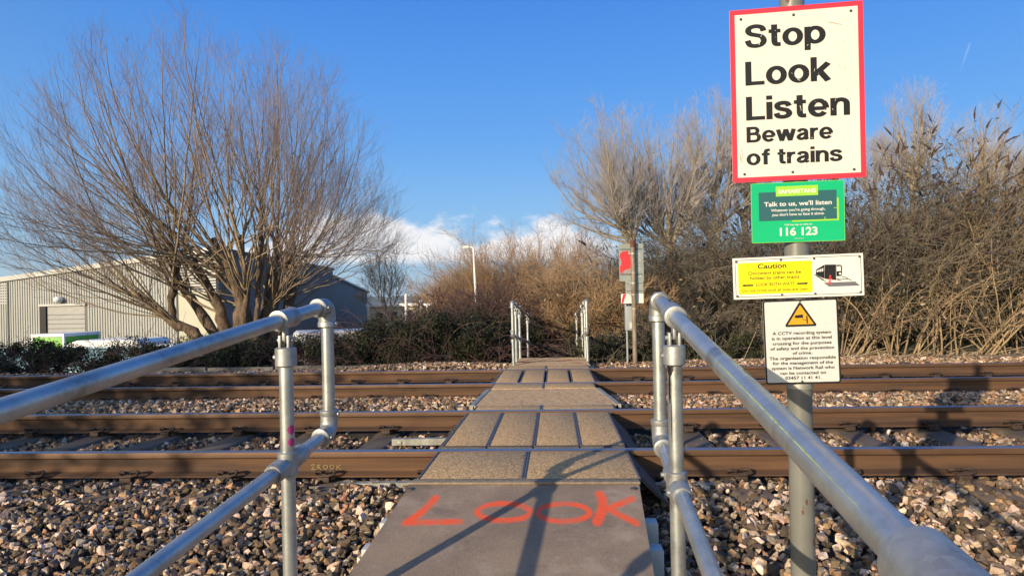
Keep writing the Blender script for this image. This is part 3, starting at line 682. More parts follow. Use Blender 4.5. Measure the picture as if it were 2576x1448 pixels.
def handrail(label, E, d, length, posts, drop, zbase, group, end_fit=None):
    E = Vector(E); d = Vector(d).normalized(); dn = Vector((0, 0, -1)); Lo = E + dn * drop
    e = thing('handrail', label, 'handrail', (E.x, E.y, zbase(E.y)), group)
    mb = MB(); mb.tube([E + d * .045, E + d * length], TR, 28); o = mb.build('top_rail', M['galv']); wchild(o, e)
    mb = MB(); mb.tube([Lo + d * .045, Lo + d * length], TR, 24); wchild(mb.build('mid_rail', M['galv']), e)
    mb = MB(); mb.tube([E + dn * .045, Lo - dn * .045], TR, 24); wchild(mb.build('end_rail', M['galv']), e)
    for P, q in ((E, dn), (Lo, -dn)):
        mb = MB(); r = .0335
        pts = [P + d * .075] + bend(P, d, q, .045) + [P + q * .075]
        mb.tube(pts, r, 24)
        for v in (d, q): mb.tube([P + v * .062, P + v * .066, P + v * .084, P + v * .087], [r, .0365, .0365, .030], 24)
        sd = d.cross(dn).normalized()
        mb.tube([P + q * .07 + sd * .028, P + q * .07 + sd * .042], .009, 10); mb.tube([P + d * .07 + sd * .028, P + d * .07 + sd * .042], .009, 10)
        wchild(mb.build('elbow_fitting', M['cast']), e)
    sd = d.cross(Vector((0, 0, 1))).normalized()
    for s in posts:
        T = E + d * s; Mi = Lo + d * s; gz = zbase(T.y) - .45
        mb = MB(); mb.tube([T + dn * .125, Vector((T.x, T.y, gz))], TR, 24); po = mb.build('post', M['galv']); wchild(po, e)
        mb = MB(); r = .0335                                   # swivel tee under the top rail
        mb.tube([T - d * .052, T - d * .05, T - d * .03, T + d * .03, T + d * .05, T + d * .052], [.0295, .036, .0335, .0335, .036, .0295], 24)
        mb.box(T + dn * .052, (.012, .034, .048), bev=.005)
        for k in (-1, 1): mb.box(T + dn * .082 + sd * .0155 * k, (.010, .036, .052), bev=.005)
        mb.tube([T + dn * .074 - sd * .028, T + dn * .074 + sd * .028], .0075, 8)
        mb.tube([T + dn * .098, T + dn * .102, T + dn * .160, T + dn * .164], [.030, .0365, .0365, .031], 24)
        mb.tube([T + dn * .132 + sd * .030, T + dn * .132 + sd * .044], .0085, 10)
        wchild(mb.build('swivel_fitting', M['cast']), e)
        mb = MB()                                              # cross fitting at the middle rail
        mb.tube([Mi + dn * -.042, Mi + dn * -.038, Mi + dn * .038, Mi + dn * .042], [.030, .0345, .0345, .030], 24)
        for k in (-1, 1):
            a = Mi + d * k * .034; b = Mi + d * k * .105
            mb.tube([a, a + (b - a) * .25, a + (b - a) * .85, b], [.020, .034, .034, .030], 24)
            mb.tube([a + (b - a) * .55 + sd * .03, a + (b - a) * .55 + sd * .042], .008, 8)
        wchild(mb.build('cross_fitting', M['cast']), e)
    if end_fit:
        T = E + d * end_fit; mb = MB(); mb.tube([T - d * .075, T - d * .07, T + d * .07, T + d * .075], [.030, .0365, .0365, .030], 28)
        wchild(mb.build('sleeve_fitting', M['cast']), e)
    return e
def hpt(px, py, h): r = ray(px, py); t = (rampz(0) + h - H) / (r[2] - RS * r[1]); return Vector(CAM + r * t)
DLn, DRn = 2.60, 2.54
EL, ER = D(822, 768, DLn), D(1654, 752, DRn)
hL, hR = EL.z - rampz(EL.y), ER.z - rampz(ER.y)
dL = hpt(0, 1034, hL) - EL; dR = hpt(2080, 1183, hR) - ER
dropL = EL.z - D(833, 1084, DLn).z; dropR = ER.z - D(1661, 1109, DRn).z
sL = (hpt(713, 802, hL) - EL).length; sR = (hpt(1682, 792, hR) - ER).length
EF = (hpt(2400, 1520, hR) - ER).length
G1 = 'galvanised handrails at the near ramp'
hl = handrail('galvanised tube handrail to the left of the ramp in the foreground', EL, dL, 3.4, [sL, sL + 1.55], dropL, rampz, G1)
hr = handrail('galvanised tube handrail to the right of the ramp, running close past the camera', ER, dR, 3.2, [sR, 2.28], dropR, rampz, G1, end_fit=EF)
# paint on the tubes
pl = Vector(EL) + dL.normalized() * sL
for z0, z1, s in ((H - .445, H - .412, 1), (H - .485, H - .456, 2)):
    patch_on_tube((pl.x, pl.y, 0), (pl.x, pl.y, 1), TR, -.1, 1.25, z0, z1, (-pl.x, -pl.y, 0), 'magenta_mark', M['spraypink'], hl, seed=s)
pr = Vector(ER) + dR.normalized() * sR
v = (-pr.x, -pr.y, 0)
patch_on_tube((pr.x, pr.y, 0), (pr.x, pr.y, 1), TR, -1.25, -.05, H - .255, H - .198, v, 'black_drip', M['sprayblack'], hr, seed=3)
patch_on_tube((pr.x, pr.y, 0), (pr.x, pr.y, 1), TR, -.95, -.55, H - .345, H - .235, v, 'black_drip', M['sprayblack'], hr, seed=4)
patch_on_tube((pr.x, pr.y, 0), (pr.x, pr.y, 1), TR, -.62, -.48, H - .485, H - .318, v, 'black_drip', M['sprayblack'], hr, seed=5)
a = Vector(ER); b = a + dR.normalized() * 3.2
patch_on_tube(a, b, TR, .62, .80, .33, .58, (-.2, -.3, 1), 'green_mark', M['spraygreen'], hr, .6, 6)
patch_on_tube(a, b, TR, -1.05, -.5, .385, .41, (-.2, -.6, 1), 'green_mark', M['spraygreen'], hr, .5, 7)
# far pair
G2 = 'galvanised handrails at the far landing'
fz = lambda y: .0 - .13 * (y - 10.3)
fl = D(1288, 760, 9.78); fr = D(1474.5, 756, 10.15)
handrail('galvanised handrail left of the far landing', fl, (.055, .991, -.105), 3.2, [.42, .95, 2.3], .50, fz, G2)
handrail('galvanised handrail right of the far landing', fr, (-.035, .991, -.115), 3.2, [.35, .9, 2.3], .50, fz, G2)
for pt, lb in ((fl, 'galvanised end post of the far landing, left of the path'), (fr, 'galvanised end post of the far landing, right of the path')):
    mb = MB(); mb.tube([(pt.x, pt.y - .004, pt.z - .56), (pt.x + .008, pt.y - .004, -.45)], TR, 16); mb.tube([(pt.x, pt.y - .004, pt.z - .60), (pt.x, pt.y - .004, pt.z - .55)], .034, 16)
    tag(mb.build('end_post', M['galv']), lb, 'post', 'end posts of the far handrails')

# ------------------------------------------------------------------ writing
TXT = {}
def text_poly(body, bold=.02, spacing=1.0):
    """flat letters as vertices in the unit frame: x from 0 to 1, baseline 0, capital height 1"""
    c = bpy.data.curves.new('letters', 'FONT'); c.body = body; c.size = 1; c.offset = bold; c.space_character = spacing; c.resolution_u = 4; c.fill_mode = 'FRONT'
    o = bpy.data.objects.new('letters', c); COL.objects.link(o); dg = bpy.context.evaluated_depsgraph_get()
    me = bpy.data.meshes.new_from_object(o.evaluated_get(dg)); bpy.data.objects.remove(o); bpy.data.curves.remove(c)
    vs = [(v.co.x, v.co.y) for v in me.vertices]; fs = [tuple(p.vertices) for p in me.polygons]; bpy.data.meshes.remove(me)
    x0 = min(a for a, b in vs); x1 = max(a for a, b in vs)
    return [((a - x0) / (x1 - x0), b / CAPH) for a, b in vs], fs
CAPH = 1.0
CAPH = max(b for a, b in text_poly('H', .0)[0])
def arc(cx, cy, rx, ry, a0, a1, n=26): return [(cx + rx * math.cos(R_(a0 + (a1 - a0) * i / n)), cy + ry * math.sin(R_(a0 + (a1 - a0) * i / n))) for i in range(n + 1)]
def spl(pts, m=6):
    o = []; n = len(pts)
    for i in range(n - 1):
        p0, p1, p2, p3 = pts[max(i - 1, 0)], pts[i], pts[i + 1], pts[min(i + 2, n - 1)]
        for k in range(m):
            f = k / m; o.append(tuple(.5 * (2 * b + (c - a) * f + (2 * a - 5 * b + 4 * c - d) * f * f + (3 * b - a - 3 * c + d) * f ** 3) for a, b, c, d in zip(p0, p1, p2, p3)))
    return o + [pts[-1]]
XH = .735
GLY = {                                        # a heavy grotesque drawn as pen strokes: (advance, strokes)
 'S': (.74, [spl([(.640, .700), (.57, .865), (.37, .925), (.18, .87), (.115, .735), (.19, .605), (.37, .54), (.56, .465), (.640, .285), (.56, .125), (.37, .068), (.17, .125), (.09, .325)])]),
 't': (.42, [spl([(.2, .94), (.2, .70), (.2, .40), (.205, .19), (.26, .085), (.41, .078)]), [(.01, .66), (.41, .66)]]),
 'o': (.68, [arc(.34, XH / 2, .245, .302, 0, 360, 40)]), 'p': (.69, [[(.095, -.27), (.095, XH)], arc(.35, XH / 2, .243, .302, 0, 360, 40)]),
 'L': (.63, [[(.10, 0), (.10, 1)], [(.05, .083), (.63, .083)]]), 'k': (.65, [[(.095, 0), (.095, 1)], [(.12, .27), (.57, XH)], [(.27, .44), (.56, 0)]]),
 'i': (.19, [[(.095, 0), (.095, XH)], [(.095, .83), (.095, 1)]]),
 's': (.60, [spl([(.505, .515), (.44, .63), (.30, .662), (.15, .62), (.112, .53), (.17, .435), (.30, .388), (.44, .335), (.508, .215), (.44, .11), (.30, .073), (.14, .11), (.08, .24)])]),
 'e': (.68, [[(.12, .345), (.60, .345)], arc(.34, XH / 2, .245, .302, -4, 322, 36)]),
 'n': (.62, [[(.095, 0), (.095, XH)], spl([(.10, .42), (.16, .58), (.30, .655), (.43, .635), (.515, .54), (.525, .40), (.525, .2), (.525, 0)])]),
 'B': (.74, [[(.1, 0), (.1, 1)], [(.08, .92)] + arc(.40, .735, .165, .185, 90, -90, 18) + [(.08, .545)], [(.08, .545)] + arc(.43, .312, .205, .232, 90, -90, 18) + [(.08, .08)]]),
 'w': (.96, [[(.08, XH), (.27, 0)], [(.27, 0), (.48, XH)], [(.48, XH), (.69, 0)], [(.69, 0), (.88, XH)]]),
 'a': (.63, [spl([(.11, .515), (.18, .63), (.32, .662), (.45, .61), (.492, .49), (.492, .30), (.50, .12), (.56, .02)]), spl([(.492, .425), (.36, .39), (.2, .335), (.10, .205), (.17, .085), (.29, .073), (.42, .13), (.492, .27)])]),
 'r': (.41, [[(.095, 0), (.095, XH)], spl([(.10, .40), (.16, .56), (.28, .64), (.41, .648)])]),
 'f': (.42, [spl([(.2, 0), (.2, .4), (.2, .72), (.235, .875), (.31, .92), (.42, .918)]), [(.01, .66), (.41, .66)]])}
def grot(body, wx=.205, wy=.168, gap=.055):
    vs, fs, lv = [], [], []; x = 0.0; ns = 0
    for ch in body:
        if ch == ' ': x += .30; continue
        adv, st_ = GLY[ch]
        for q in st_:
            wyy = wy * .92 if len(q) == 2 and abs(q[0][1] - q[1][1]) < .01 else wy
            n = len(q); o = len(vs)
            for i, (a, b) in enumerate(q):
                a0, b0 = q[max(i - 1, 0)]; a1, b1 = q[min(i + 1, n - 1)]
                if i == 0 and q[0] == q[-1]: a0, b0 = q[-2]
                if i == n - 1 and q[0] == q[-1]: a1, b1 = q[1]
                tx, ty = a1 - a0, b1 - b0; l = math.hypot(tx, ty); nx_, ny_ = -ty / l, tx / l; w = 1.12 if ch in 'wk' and len(q) == 2 and abs(tx) > .05 else 1
                vs += [(x + a + nx_ * wx / 2 * w, b + ny_ * wyy / 2), (x + a - nx_ * wx / 2 * w, b - ny_ * wyy / 2)]
            fs += [(o + 2 * i, o + 2 * i + 1, o + 2 * i + 3, o + 2 * i + 2) for i in range(n - 1)]; lv += [(ns % 3) * .25] * (2 * n); ns += 1
        x += adv + gap
    x0 = min(a for a, b in vs); x1 = max(a for a, b in vs)
    return [((a - x0) / (x1 - x0), b, c) for (a, b), c in zip(vs, lv)], fs
class Sign:
    """a sign plate: u runs 0..1 to the right, v runs 0..1 downwards, w metres out of its face"""
    def __init__(s, name, label, cat, cpx, cpy, dep, wpx, hpx, rot, tilt, back, mats, group, corner=.006, th=.004):
        s.c = D(cpx, cpy, dep); s.W = wpx * dep / F; s.Hh = hpx * dep / F
        ax = Vector((math.cos(rot), math.sin(rot), 0)); s.n = Vector((math.sin(rot), -math.cos(rot), 0)); uz = Vector((0, 0, 1))
        s.ax = ax * math.cos(tilt) + uz * math.sin(tilt); s.ay = ax * math.sin(tilt) - uz * math.cos(tilt)
        s.e = thing(name, label, cat, s.c, group); s.back = back
        mb = MB(); mb.prism([s.p(u, v, 0) for u, v in s.rr(0, 0, 1, 1, corner)], -s.n * th); wchild(mb.build('plate', mats), s.e)
        s.lv = 1
    def p(s, u, v, w=0): return s.c + s.ax * (u - .5) * s.W + s.ay * (v - .5) * s.Hh + s.n * w
    def rr(s, u0, v0, u1, v1, r):
        """outline of a rectangle with rounded corners, r in metres"""
        if r <= 0: return [(u0, v0), (u1, v0), (u1, v1), (u0, v1)]
        a, b = r / s.W, r / s.Hh; o = []
        for cx, cy, q in ((u1 - a, v0 + b, -90), (u1 - a, v1 - b, 0), (u0 + a, v1 - b, 90), (u0 + a, v0 + b, 180)):
            o += [(cx + a * math.cos(R_(q + k * 22.5)), cy + b * math.sin(R_(q + k * 22.5))) for k in range(5)]
        return o
    def w(s, lift): return .0004 * lift
    def poly(s, mb, pts, lift=1): mb.add([s.p(u, v, s.w(lift)) for u, v in pts], [tuple(range(len(pts)))])
    def ring(s, mb, u0, v0, u1, v1, wd, r, lift=1):
        a, b = wd / s.W, wd / s.Hh; o = s.rr(u0, v0, u1, v1, r); i = s.rr(u0 + a, v0 + b, u1 - a, v1 - b, max(r - wd, .0005) if r > 0 else 0); n = len(o)
        mb.add([s.p(u, v, s.w(lift)) for u, v in o + i], [(k, (k + 1) % n, n + (k + 1) % n, n + k) for k in range(n)])
    def line(s, mb, pts, wd, lift=1):
        for a, b in zip(pts, pts[1:]):
            A, B = s.p(*a, s.w(lift)), s.p(*b, s.w(lift)); t = (B - A).normalized(); q = t.cross(s.n) * wd / 2
            mb.add([A - q - t * wd * .3, B - q + t * wd * .3, B + q + t * wd * .3, A + q - t * wd * .3], [(0, 1, 2, 3)])
    def disc(s, mb, u, v, r, lift=1, n=20):
        mb.add([s.p(u, v, s.w(lift)) + s.ax * r * math.cos(6.2832 * k / n) + s.ay * r * math.sin(6.2832 * k / n) for k in range(n)], [tuple(range(n))])
    def text(s, mb, body, u0, u1, vbase, cap, lift=2, bold=.02):
        vs, fs = text_poly(body, bold)
        mb.add([s.p(u0 + x * (u1 - u0), vbase - y * cap, s.w(lift)) for x, y in vs], fs)
    def heavy(s, mb, body, u0, u1, vbase, cap, lift=2):
        vs, fs = grot(body); mb.add([s.p(u0 + x * (u1 - u0), vbase - y * cap, s.w(lift + q)) for x, y, q in vs], fs)
    def done(s, mb, name, m): return wchild(mb.build(name, m, fixn=False), s.e)
    def screws(s, pts, r, m, lift=3):
        for u, v in pts:
            mb = MB(); q = s.p(u, v, 0); mb.tube([q, q + s.n * .003, q + s.n * .0045], [r, r, r * .6], 12); wchild(mb.build('fixing_screw', m), s.e)

PD = 2.24                                                    # the near sign post stands this far off
pb = D(2020, 1448, PD); pm = D(2005, 700, PD)
e = thing('sign_post', 'grey painted round steel post carrying four signs on the right', 'post', (pb.x, pb.y, -.4))
pX, pY = (pb.x + pm.x) / 2, (pb.y + pm.y) / 2
PR = .0435 * PD / 2.45; zz = lambda z: H + (z - H) * PD / 2.45
mb = MB(); mb.tube([(pX, pY, -.75), (pX, pY, 2.26)], PR, 36); wchild(mb.build('column', M['postgrey']), e)
mb = MB(); mb.tube([(pX, pY, 2.26), (pX, pY, 2.265), (pX, pY, 2.30), (pX, pY, 2.305)], [PR + .001, PR + .002, PR + .002, PR], 32); wchild(mb.build('cap', M['rustcap']), e)
vv = (-pX, -pY, 0)
for k, (t, a, sz) in enumerate(((.185, .25, .022), (.150, -.05, .018), (.172, .05, .010), (.03, .85, .03), (2.03, -.6, .05), (2.07, .0, .04))):
    patch_on_tube((pX, pY, 0), (pX, pY, 1), PR, a, a + sz * 12, zz(t), zz(t) + sz, vv, 'rust_spot', M['rustcap'], e, .4, 20 + k)
SR = -.080; SD = PD - .048
G = 'signs on the near post'
st = Sign('warning_sign', 'tall white sign with red border reading Stop Look Listen Beware of trains', 'sign', 2004, 234, SD, 319, 438, SR, 0, 0, M['white'], G, corner=0)
mb = MB(); st.ring(mb, 0, 0, 1, 1, .0165, 0, 1); st.done(mb, 'red_border', M['red'])
mb = MB()
st.heavy(mb, 'Stop', .112, .722, .224, .133); st.heavy(mb, 'Look', .112, .757, .441, .138); st.heavy(mb, 'Listen', .112, .890, .643, .137)
st.heavy(mb, 'Beware', .112, .762, .771, .090); st.heavy(mb, 'of trains', .108, .828, .902, .090)
st.done(mb, 'lettering', M['black'])
st.screws([(.085, .055), (.485, .052), (.91, .055), (.09, .953), (.455, .953), (.91, .953)], .0042, M['darkgrey'])
mb = MB(); rg = random.Random(2)
for (u, v, a, b) in ((.74, .108, .05, .010), (.78, .115, .06, .014), (.83, .098, .028, -.006), (.70, .085, .004, .006), (.86, .37, .004, .008), (.85, .385, .012, .002), (.815, .35, .003, .012), (.80, .335, .012, -.01), (.2, .50, .012, -.004), (.56, .49, .004, .006), (.24, .71, .003, .004), (.57, .56, .02, .012), (.63, .555, .012, .006), (.70, .60, .01, .01), (.66, .395, .008, .004), (.055, .83, .012, .05), (.07, .80, .012, .06), (.065, .85, .012, .04)):
    st.line(mb, [(u, v), (u + a, v + b)], rg.uniform(.0006, .0014), 3)
for _ in range(26):
    st.disc(mb, rg.uniform(.06, .94), rg.uniform(.05, .95), rg.uniform(.0005, .0018), 3, 7)
st.done(mb, 'scuff_mark', M['grime'])
mb = MB()
for (u, v, a, b) in ((.235, .165, .008, -.012), (.22, .21, .005, -.01), (.585, .235, .004, -.006), (.345, .135, .001, .001), (.46, .385, .008, .004), (.505, .425, .02, .006), (.63, .385, .006, -.016), (.52, .575, .006, .018), (.52, .60, .012, .002), (.70, .55, .004, .002), (.78, .56, .006, -.014), (.76, .605, .004, .004), (.15, .74, .003, .002), (.60, .76, .008, .004), (.57, .89, .008, -.006), (.42, .87, .004, .004)):
    st.line(mb, [(u, v), (u + a, v + b)], rg.uniform(.001, .0022), 5)
st.done(mb, 'chipped_mark', M['white'])

sa = Sign('helpline_sign', 'green helpline sign reading SAMARITANS Talk to us, 116 123', 'sign', 2005.5, 533, SD + .004, 223, 151, SR, .0, 0, M['green'], G, corner=.004)
mb = MB(); sa.poly(mb, sa.rr(.083, .155, .918, .635, 0), 1); sa.done(mb, 'dark_panel', M['teal'])
mb = MB(); sa.poly(mb, sa.rr(.270, .065, .722, .232, 0), 2)
sa.poly(mb, sa.rr(.919, .288, .938, .662, 0), 2); sa.poly(mb, sa.rr(.44, .637, .919, .662, 0), 2); sa.poly(mb, sa.rr(.885, .45, .919, .459, 0), 2); sa.poly(mb, sa.rr(.786, .598, .794, .637, 0), 2)
sa.ring(mb, 0, 0, 1, 1, .0012, .004, 1)
sa.done(mb, 'lime_band', M['lime'])
mb = MB()
sa.text(mb, 'SAMARITANS', .293, .700, .185, .064, 3, .03); sa.text(mb, "Talk to us, we'll listen", .140, .865, .392, .070, 3, .022)
sa.text(mb, "Whatever you're going through,", .213, .795, .482, .042, 3, .018); sa.text(mb, "you don't have to face it alone.", .224, .785, .556, .042, 3, .018)
sa.text(mb, 'Call free day or night on', .358, .652, .722, .027, 3, .015); sa.text(mb, '116 123', .305, .708, .886, .125, 3, .028)
sa.text(mb, 'A registered charity', .455, .56, .945, .012, 3, .01)
sa.done(mb, 'lettering', M['white2'])

ca = Sign('caution_sign', 'wide white and yellow caution sign with a train picture, hung below the green sign', 'sign', 2005.5, 695.5, SD - .002, 312, 105, SR, .015, 0, M['white2'], G, corner=.002)
mb = MB(); ca.ring(mb, .017, .05, .983, .95, .0016, .003, 1); ca.done(mb, 'black_line', M['black'])
mb = MB(); ca.poly(mb, ca.rr(.040, .125, .612, .885, .006), 1); ca.done(mb, 'yellow_panel', M['yellow'])
mb = MB()
ca.text(mb, 'Caution', .195, .417, .275, .112, 2, .022); ca.text(mb, 'Oncoming trains can be', .120, .528, .420, .080, 2, .015); ca.text(mb, 'hidden by other trains', .134, .513, .536, .080, 2, .015)
ca.text(mb, 'LOOK BOTH WAYS', .178, .474, .695, .076, 2, .012); ca.text(mb, 'Do not cross until all lines are clear', .070, .580, .826, .066, 2, .010)
for u0, u1, s in ((.068, .155, -1), (.495, .580, 1)):
    a, b = (u0, u1) if s > 0 else (u1, u0); v = .668
    ca.poly(mb, [(a, v - .019), (b - s * .02, v - .019), (b - s * .02, v - .035), (b, v), (b - s * .02, v + .035), (b - s * .02, v + .019), (a, v + .019)], 2)
ca.done(mb, 'lettering', M['black'])
def cz(x, y):
    u = (x - 105 - (y - 900) * .035) / 1477; return u, (y - (910 - (x - 105) * .044)) / 497
mb = MB(); P_ = lambda *q: [cz(*a) for a in q]
ca.poly(mb, P_((1155, 983), (1283, 980), (1283, 1165), (1155, 1150)), 1); ca.poly(mb, P_((1153, 983), (1153, 1150), (1057, 1100), (1057, 1042)), 1)
ca.poly(mb, P_((1287, 985), (1335, 985), (1350, 1000), (1350, 1100), (1335, 1116), (1287, 1120)), 1)
for q in ([(1040, 1098), (1100, 1128), (1170, 1185)], [(1283, 1146), (1312, 1172)], [(1300, 1140), (1332, 1172)], [(1345, 1120), (1400, 1136), (1452, 1168)], [(1310, 1158), (1412, 1150)], [(1060, 1112), (1140, 1172)]): ca.line(mb, P_(*q), .0022, 1)
ca.done(mb, 'train_picture', M['black'])
mb = MB(); ca.poly(mb, P_((1143, 1197), (1494, 1180), (1550, 1228), (1205, 1243)), 1); ca.done(mb, 'path_picture', M['greyflat'])
mb = MB()
ca.poly(mb, P_((1290, 1003), (1336, 1000), (1338, 1058), (1290, 1060)), 2); ca.disc(mb, *cz(1328, 1088), .0038, 2)
for k in range(4): x = 1066 + k * 20; ca.poly(mb, P_((x, 1050 - k * 7), (x + 13, 1046 - k * 8), (x + 13, 1070 - k * 3), (x, 1072 - k * 2)), 2)
ca.line(mb, P_((1154, 984), (1154, 1050)), .0008, 2)
ca.done(mb, 'window_picture', M['white2'])
mb = MB(); ca.disc(mb, *cz(1217, 1118), .0034, 3)
for q in ([(1217, 1130), (1213, 1168)], [(1217, 1136), (1193, 1158)], [(1217, 1136), (1240, 1162)], [(1213, 1166), (1200, 1192), (1186, 1214)], [(1213, 1166), (1226, 1190), (1230, 1216)]): ca.line(mb, P_(*q), .0028, 3)
ca.done(mb, 'walker_picture', M['red'])
ca.screws([(.03, .09), (.375, .085), (.63, .085), (.972, .085), (.03, .92), (.375, .92), (.63, .92), (.972, .92)], .0034, M['darkgrey'])

cc = Sign('camera_sign', 'white reflective camera notice with black border and amber triangle, lowest on the post', 'sign', 2015.5, 858.5, SD + .004, 180, 212, SR, .022, 0, M['refl'], G, corner=.010)
mb = MB(); cc.ring(mb, 0, 0, 1, 1, .0055, .010, 1); cc.done(mb, 'black_border', M['black'])
mb = MB(); cc.poly(mb, [(.500, .032), (.522, .048), (.706, .300), (.700, .322), (.300, .322), (.294, .300), (.478, .048)], 1)
mb2 = MB(); cc.poly(mb2, [(.500, .066), (.672, .297), (.328, .297)], 2)
mb3 = MB(); cc.poly(mb3, [(.432, .186), (.532, .180), (.535, .216), (.434, .222)], 3); cc.poly(mb3, [(.419, .196), (.433, .195), (.434, .210), (.420, .211)], 3); cc.poly(mb3, [(.575, .198), (.592, .197), (.596, .287), (.578, .288)], 3); cc.line(mb3, [(.518, .216), (.538, .244), (.578, .250)], .0016, 3)
cc.done(mb, 'triangle_border', M['black']); cc.done(mb2, 'amber_triangle', M['amber']); cc.done(mb3, 'camera_picture', M['black'])
mb = MB()
for body, u0, u1, v in (('A CCTV recording system', .116, .895, .413), ('is in operation at this level', .104, .900, .473), ('crossing for the purposes', .1125, .895, .534), ('of safety and the prevention', .08, .926, .594), ('of crime.', .375, .634, .651), ('The organisation responsible', .06, .943, .710), ('for the management of the', .103, .902, .768), ('system is Network Rail who', .087, .920, .827), ('can be contacted on', .196, .805, .887), ('03457 11 41 41.', .262, .744, .945)):
    cc.text(mb, body, u0, u1, v, .0345, 2, .022)
cc.done(mb, 'lettering', M['black'])
cc.screws([(.5, .018), (.485, .972)], .0036, M['darkgrey'])
# clamps that hold the signs to the post
for z in (1.90, 1.62, 1.33, 1.19, 1.06, .96, .80, .62):
    mb = MB(); mb.tube([(pX, pY, zz(z) - .009), (pX, pY, zz(z) + .009)], PR + .0027, 28); wchild(mb.build('clamp_band', M['angle']), e)

# ------------------------------------------------------------------ sign post across the line, seen from behind
FY = 10.35
fb = Wy(1597, 905, FY); ft = Wy(1591, 612, FY)
e = thing('sign_post', 'weathered brown steel post beyond the far track with sign backs on it', 'post', (fb.x, fb.y, -.2))
mb = MB(); mb.tube([(fb.x, fb.y, -.4), (fb.x, fb.y, ft.z - .06)], .036, 24); wchild(mb.build('column', M['postrust']), e)
mb = MB(); mb.tube([(fb.x, fb.y, ft.z - .06), (fb.x, fb.y, ft.z - .055), (fb.x, fb.y, ft.z + .04), (fb.x, fb.y, ft.z + .045)], [.038, .041, .041, .036], 24); wchild(mb.build('cap', M['rustcap']), e)
G = 'sign backs on the far post'
fd = FY * math.cos(.0) + .07
def dep(px, py, y): r = ray(px, py); return y / r[1]
fs1 = Sign('trackside_sign', 'large grey sign back with a red sprayed patch on the far post', 'sign', 1587.5, 660, dep(1587, 660, FY + .06), 61, 94, 0, 0, 0, M['alu'], G, corner=.01)
mb = MB()
for v in (.13, .80):
    for dv in (0, .025): fs1.poly(mb, fs1.rr(.04, v + dv, .96, v + dv + .012, 0), 6)
fs1.done(mb, 'channel_bar', M['darkgrey'])
mb = MB(); rg = random.Random(5)
blob = [(.04, .26), (.18, .19), (.36, .19), (.45, .27), (.47, .40), (.48, .54), (.46, .66), (.32, .68), (.18, .72), (.05, .80), (.02, .62), (.08, .56), (.09, .48), (.07, .40), (.02, .36)]
fs1.poly(mb, blob, 2)
for _ in range(26): fs1.disc(mb, rg.uniform(.04, .42), rg.uniform(.66, .80), rg.uniform(.002, .010), 3, 8)
fs1.done(mb, 'red_spray', M['sprayred'])
mb = MB()
for q in ([(.86, .26), (.72, .28), (.74, .36), (.86, .33), (.84, .28)], [(.72, .36), (.88, .44)], [(.86, .48), (.74, .47), (.72, .56), (.84, .58)], [(.80, .62), (.70, .66), (.76, .74), (.86, .70), (.80, .62)], [(.72, .80), (.90, .86), (.74, .90)]): fs1.line(mb, q, .006, 3)
fs1.done(mb, 'white_scrawl', M['spraywhite'])
fs2 = Sign('trackside_sign', 'small plain grey sign back in the middle of the far post', 'sign', 1595, 722, dep(1595, 722, FY + .06), 44, 32, 0, 0, 0, M['alu'], G, corner=.008)
mb = MB()
for v in (.18, .78): fs2.poly(mb, fs2.rr(.05, v, .95, v + .04, 0), 6)
fs2.done(mb, 'channel_bar', M['darkgrey'])
fs3 = Sign('trackside_sign', 'wide white sign back with one red slash, lowest on the far post', 'sign', 1590, 750.5, dep(1590, 750, FY + .058), 56, 24, 0, 0, 0, M['white2'], G, corner=.004)
mb = MB(); fs3.poly(mb, [(.02, .98), (.04, .55), (.10, .02), (.24, .02), (.16, .5), (.10, .98)], 2); fs3.done(mb, 'red_slash', M['sprayred'])
for z in (ft.z - .16, ft.z - .46, ft.z - .62, ft.z - .80, ft.z - 1.02):
    mb = MB(); mb.tube([(fb.x, fb.y, z - .012), (fb.x, fb.y, z + .012)], .039, 20); mb.box((fb.x - .05, fb.y + .005, z), (.04, .02, .022), bev=.003); wchild(mb.build('clamp_band', M['angle']), e)
q = Wy(1584, 797, FY + .25); e = thing('equipment_cabinet', 'grey metal equipment cabinet on legs behind the far sign post', 'cabinet', (q.x, q.y, -.1))
mb = MB(); mb.box((q.x, q.y, q.z), (.16, .12, .42), bev=.008); wchild(mb.build('case', M['cabinet']), e)
mb = MB(); mb.box((q.x + .02, q.y - .065, q.z - .13), (.07, .02, .10), bev=.006); wchild(mb.build('meter_box', M['plastic']), e)
for s in (-1, 1):
    mb = MB(); mb.tube([(q.x + s * .05, q.y, q.z - .2), (q.x + s * .05, q.y, -.35)], .016, 10); wchild(mb.build('leg', M['cabinet']), e)

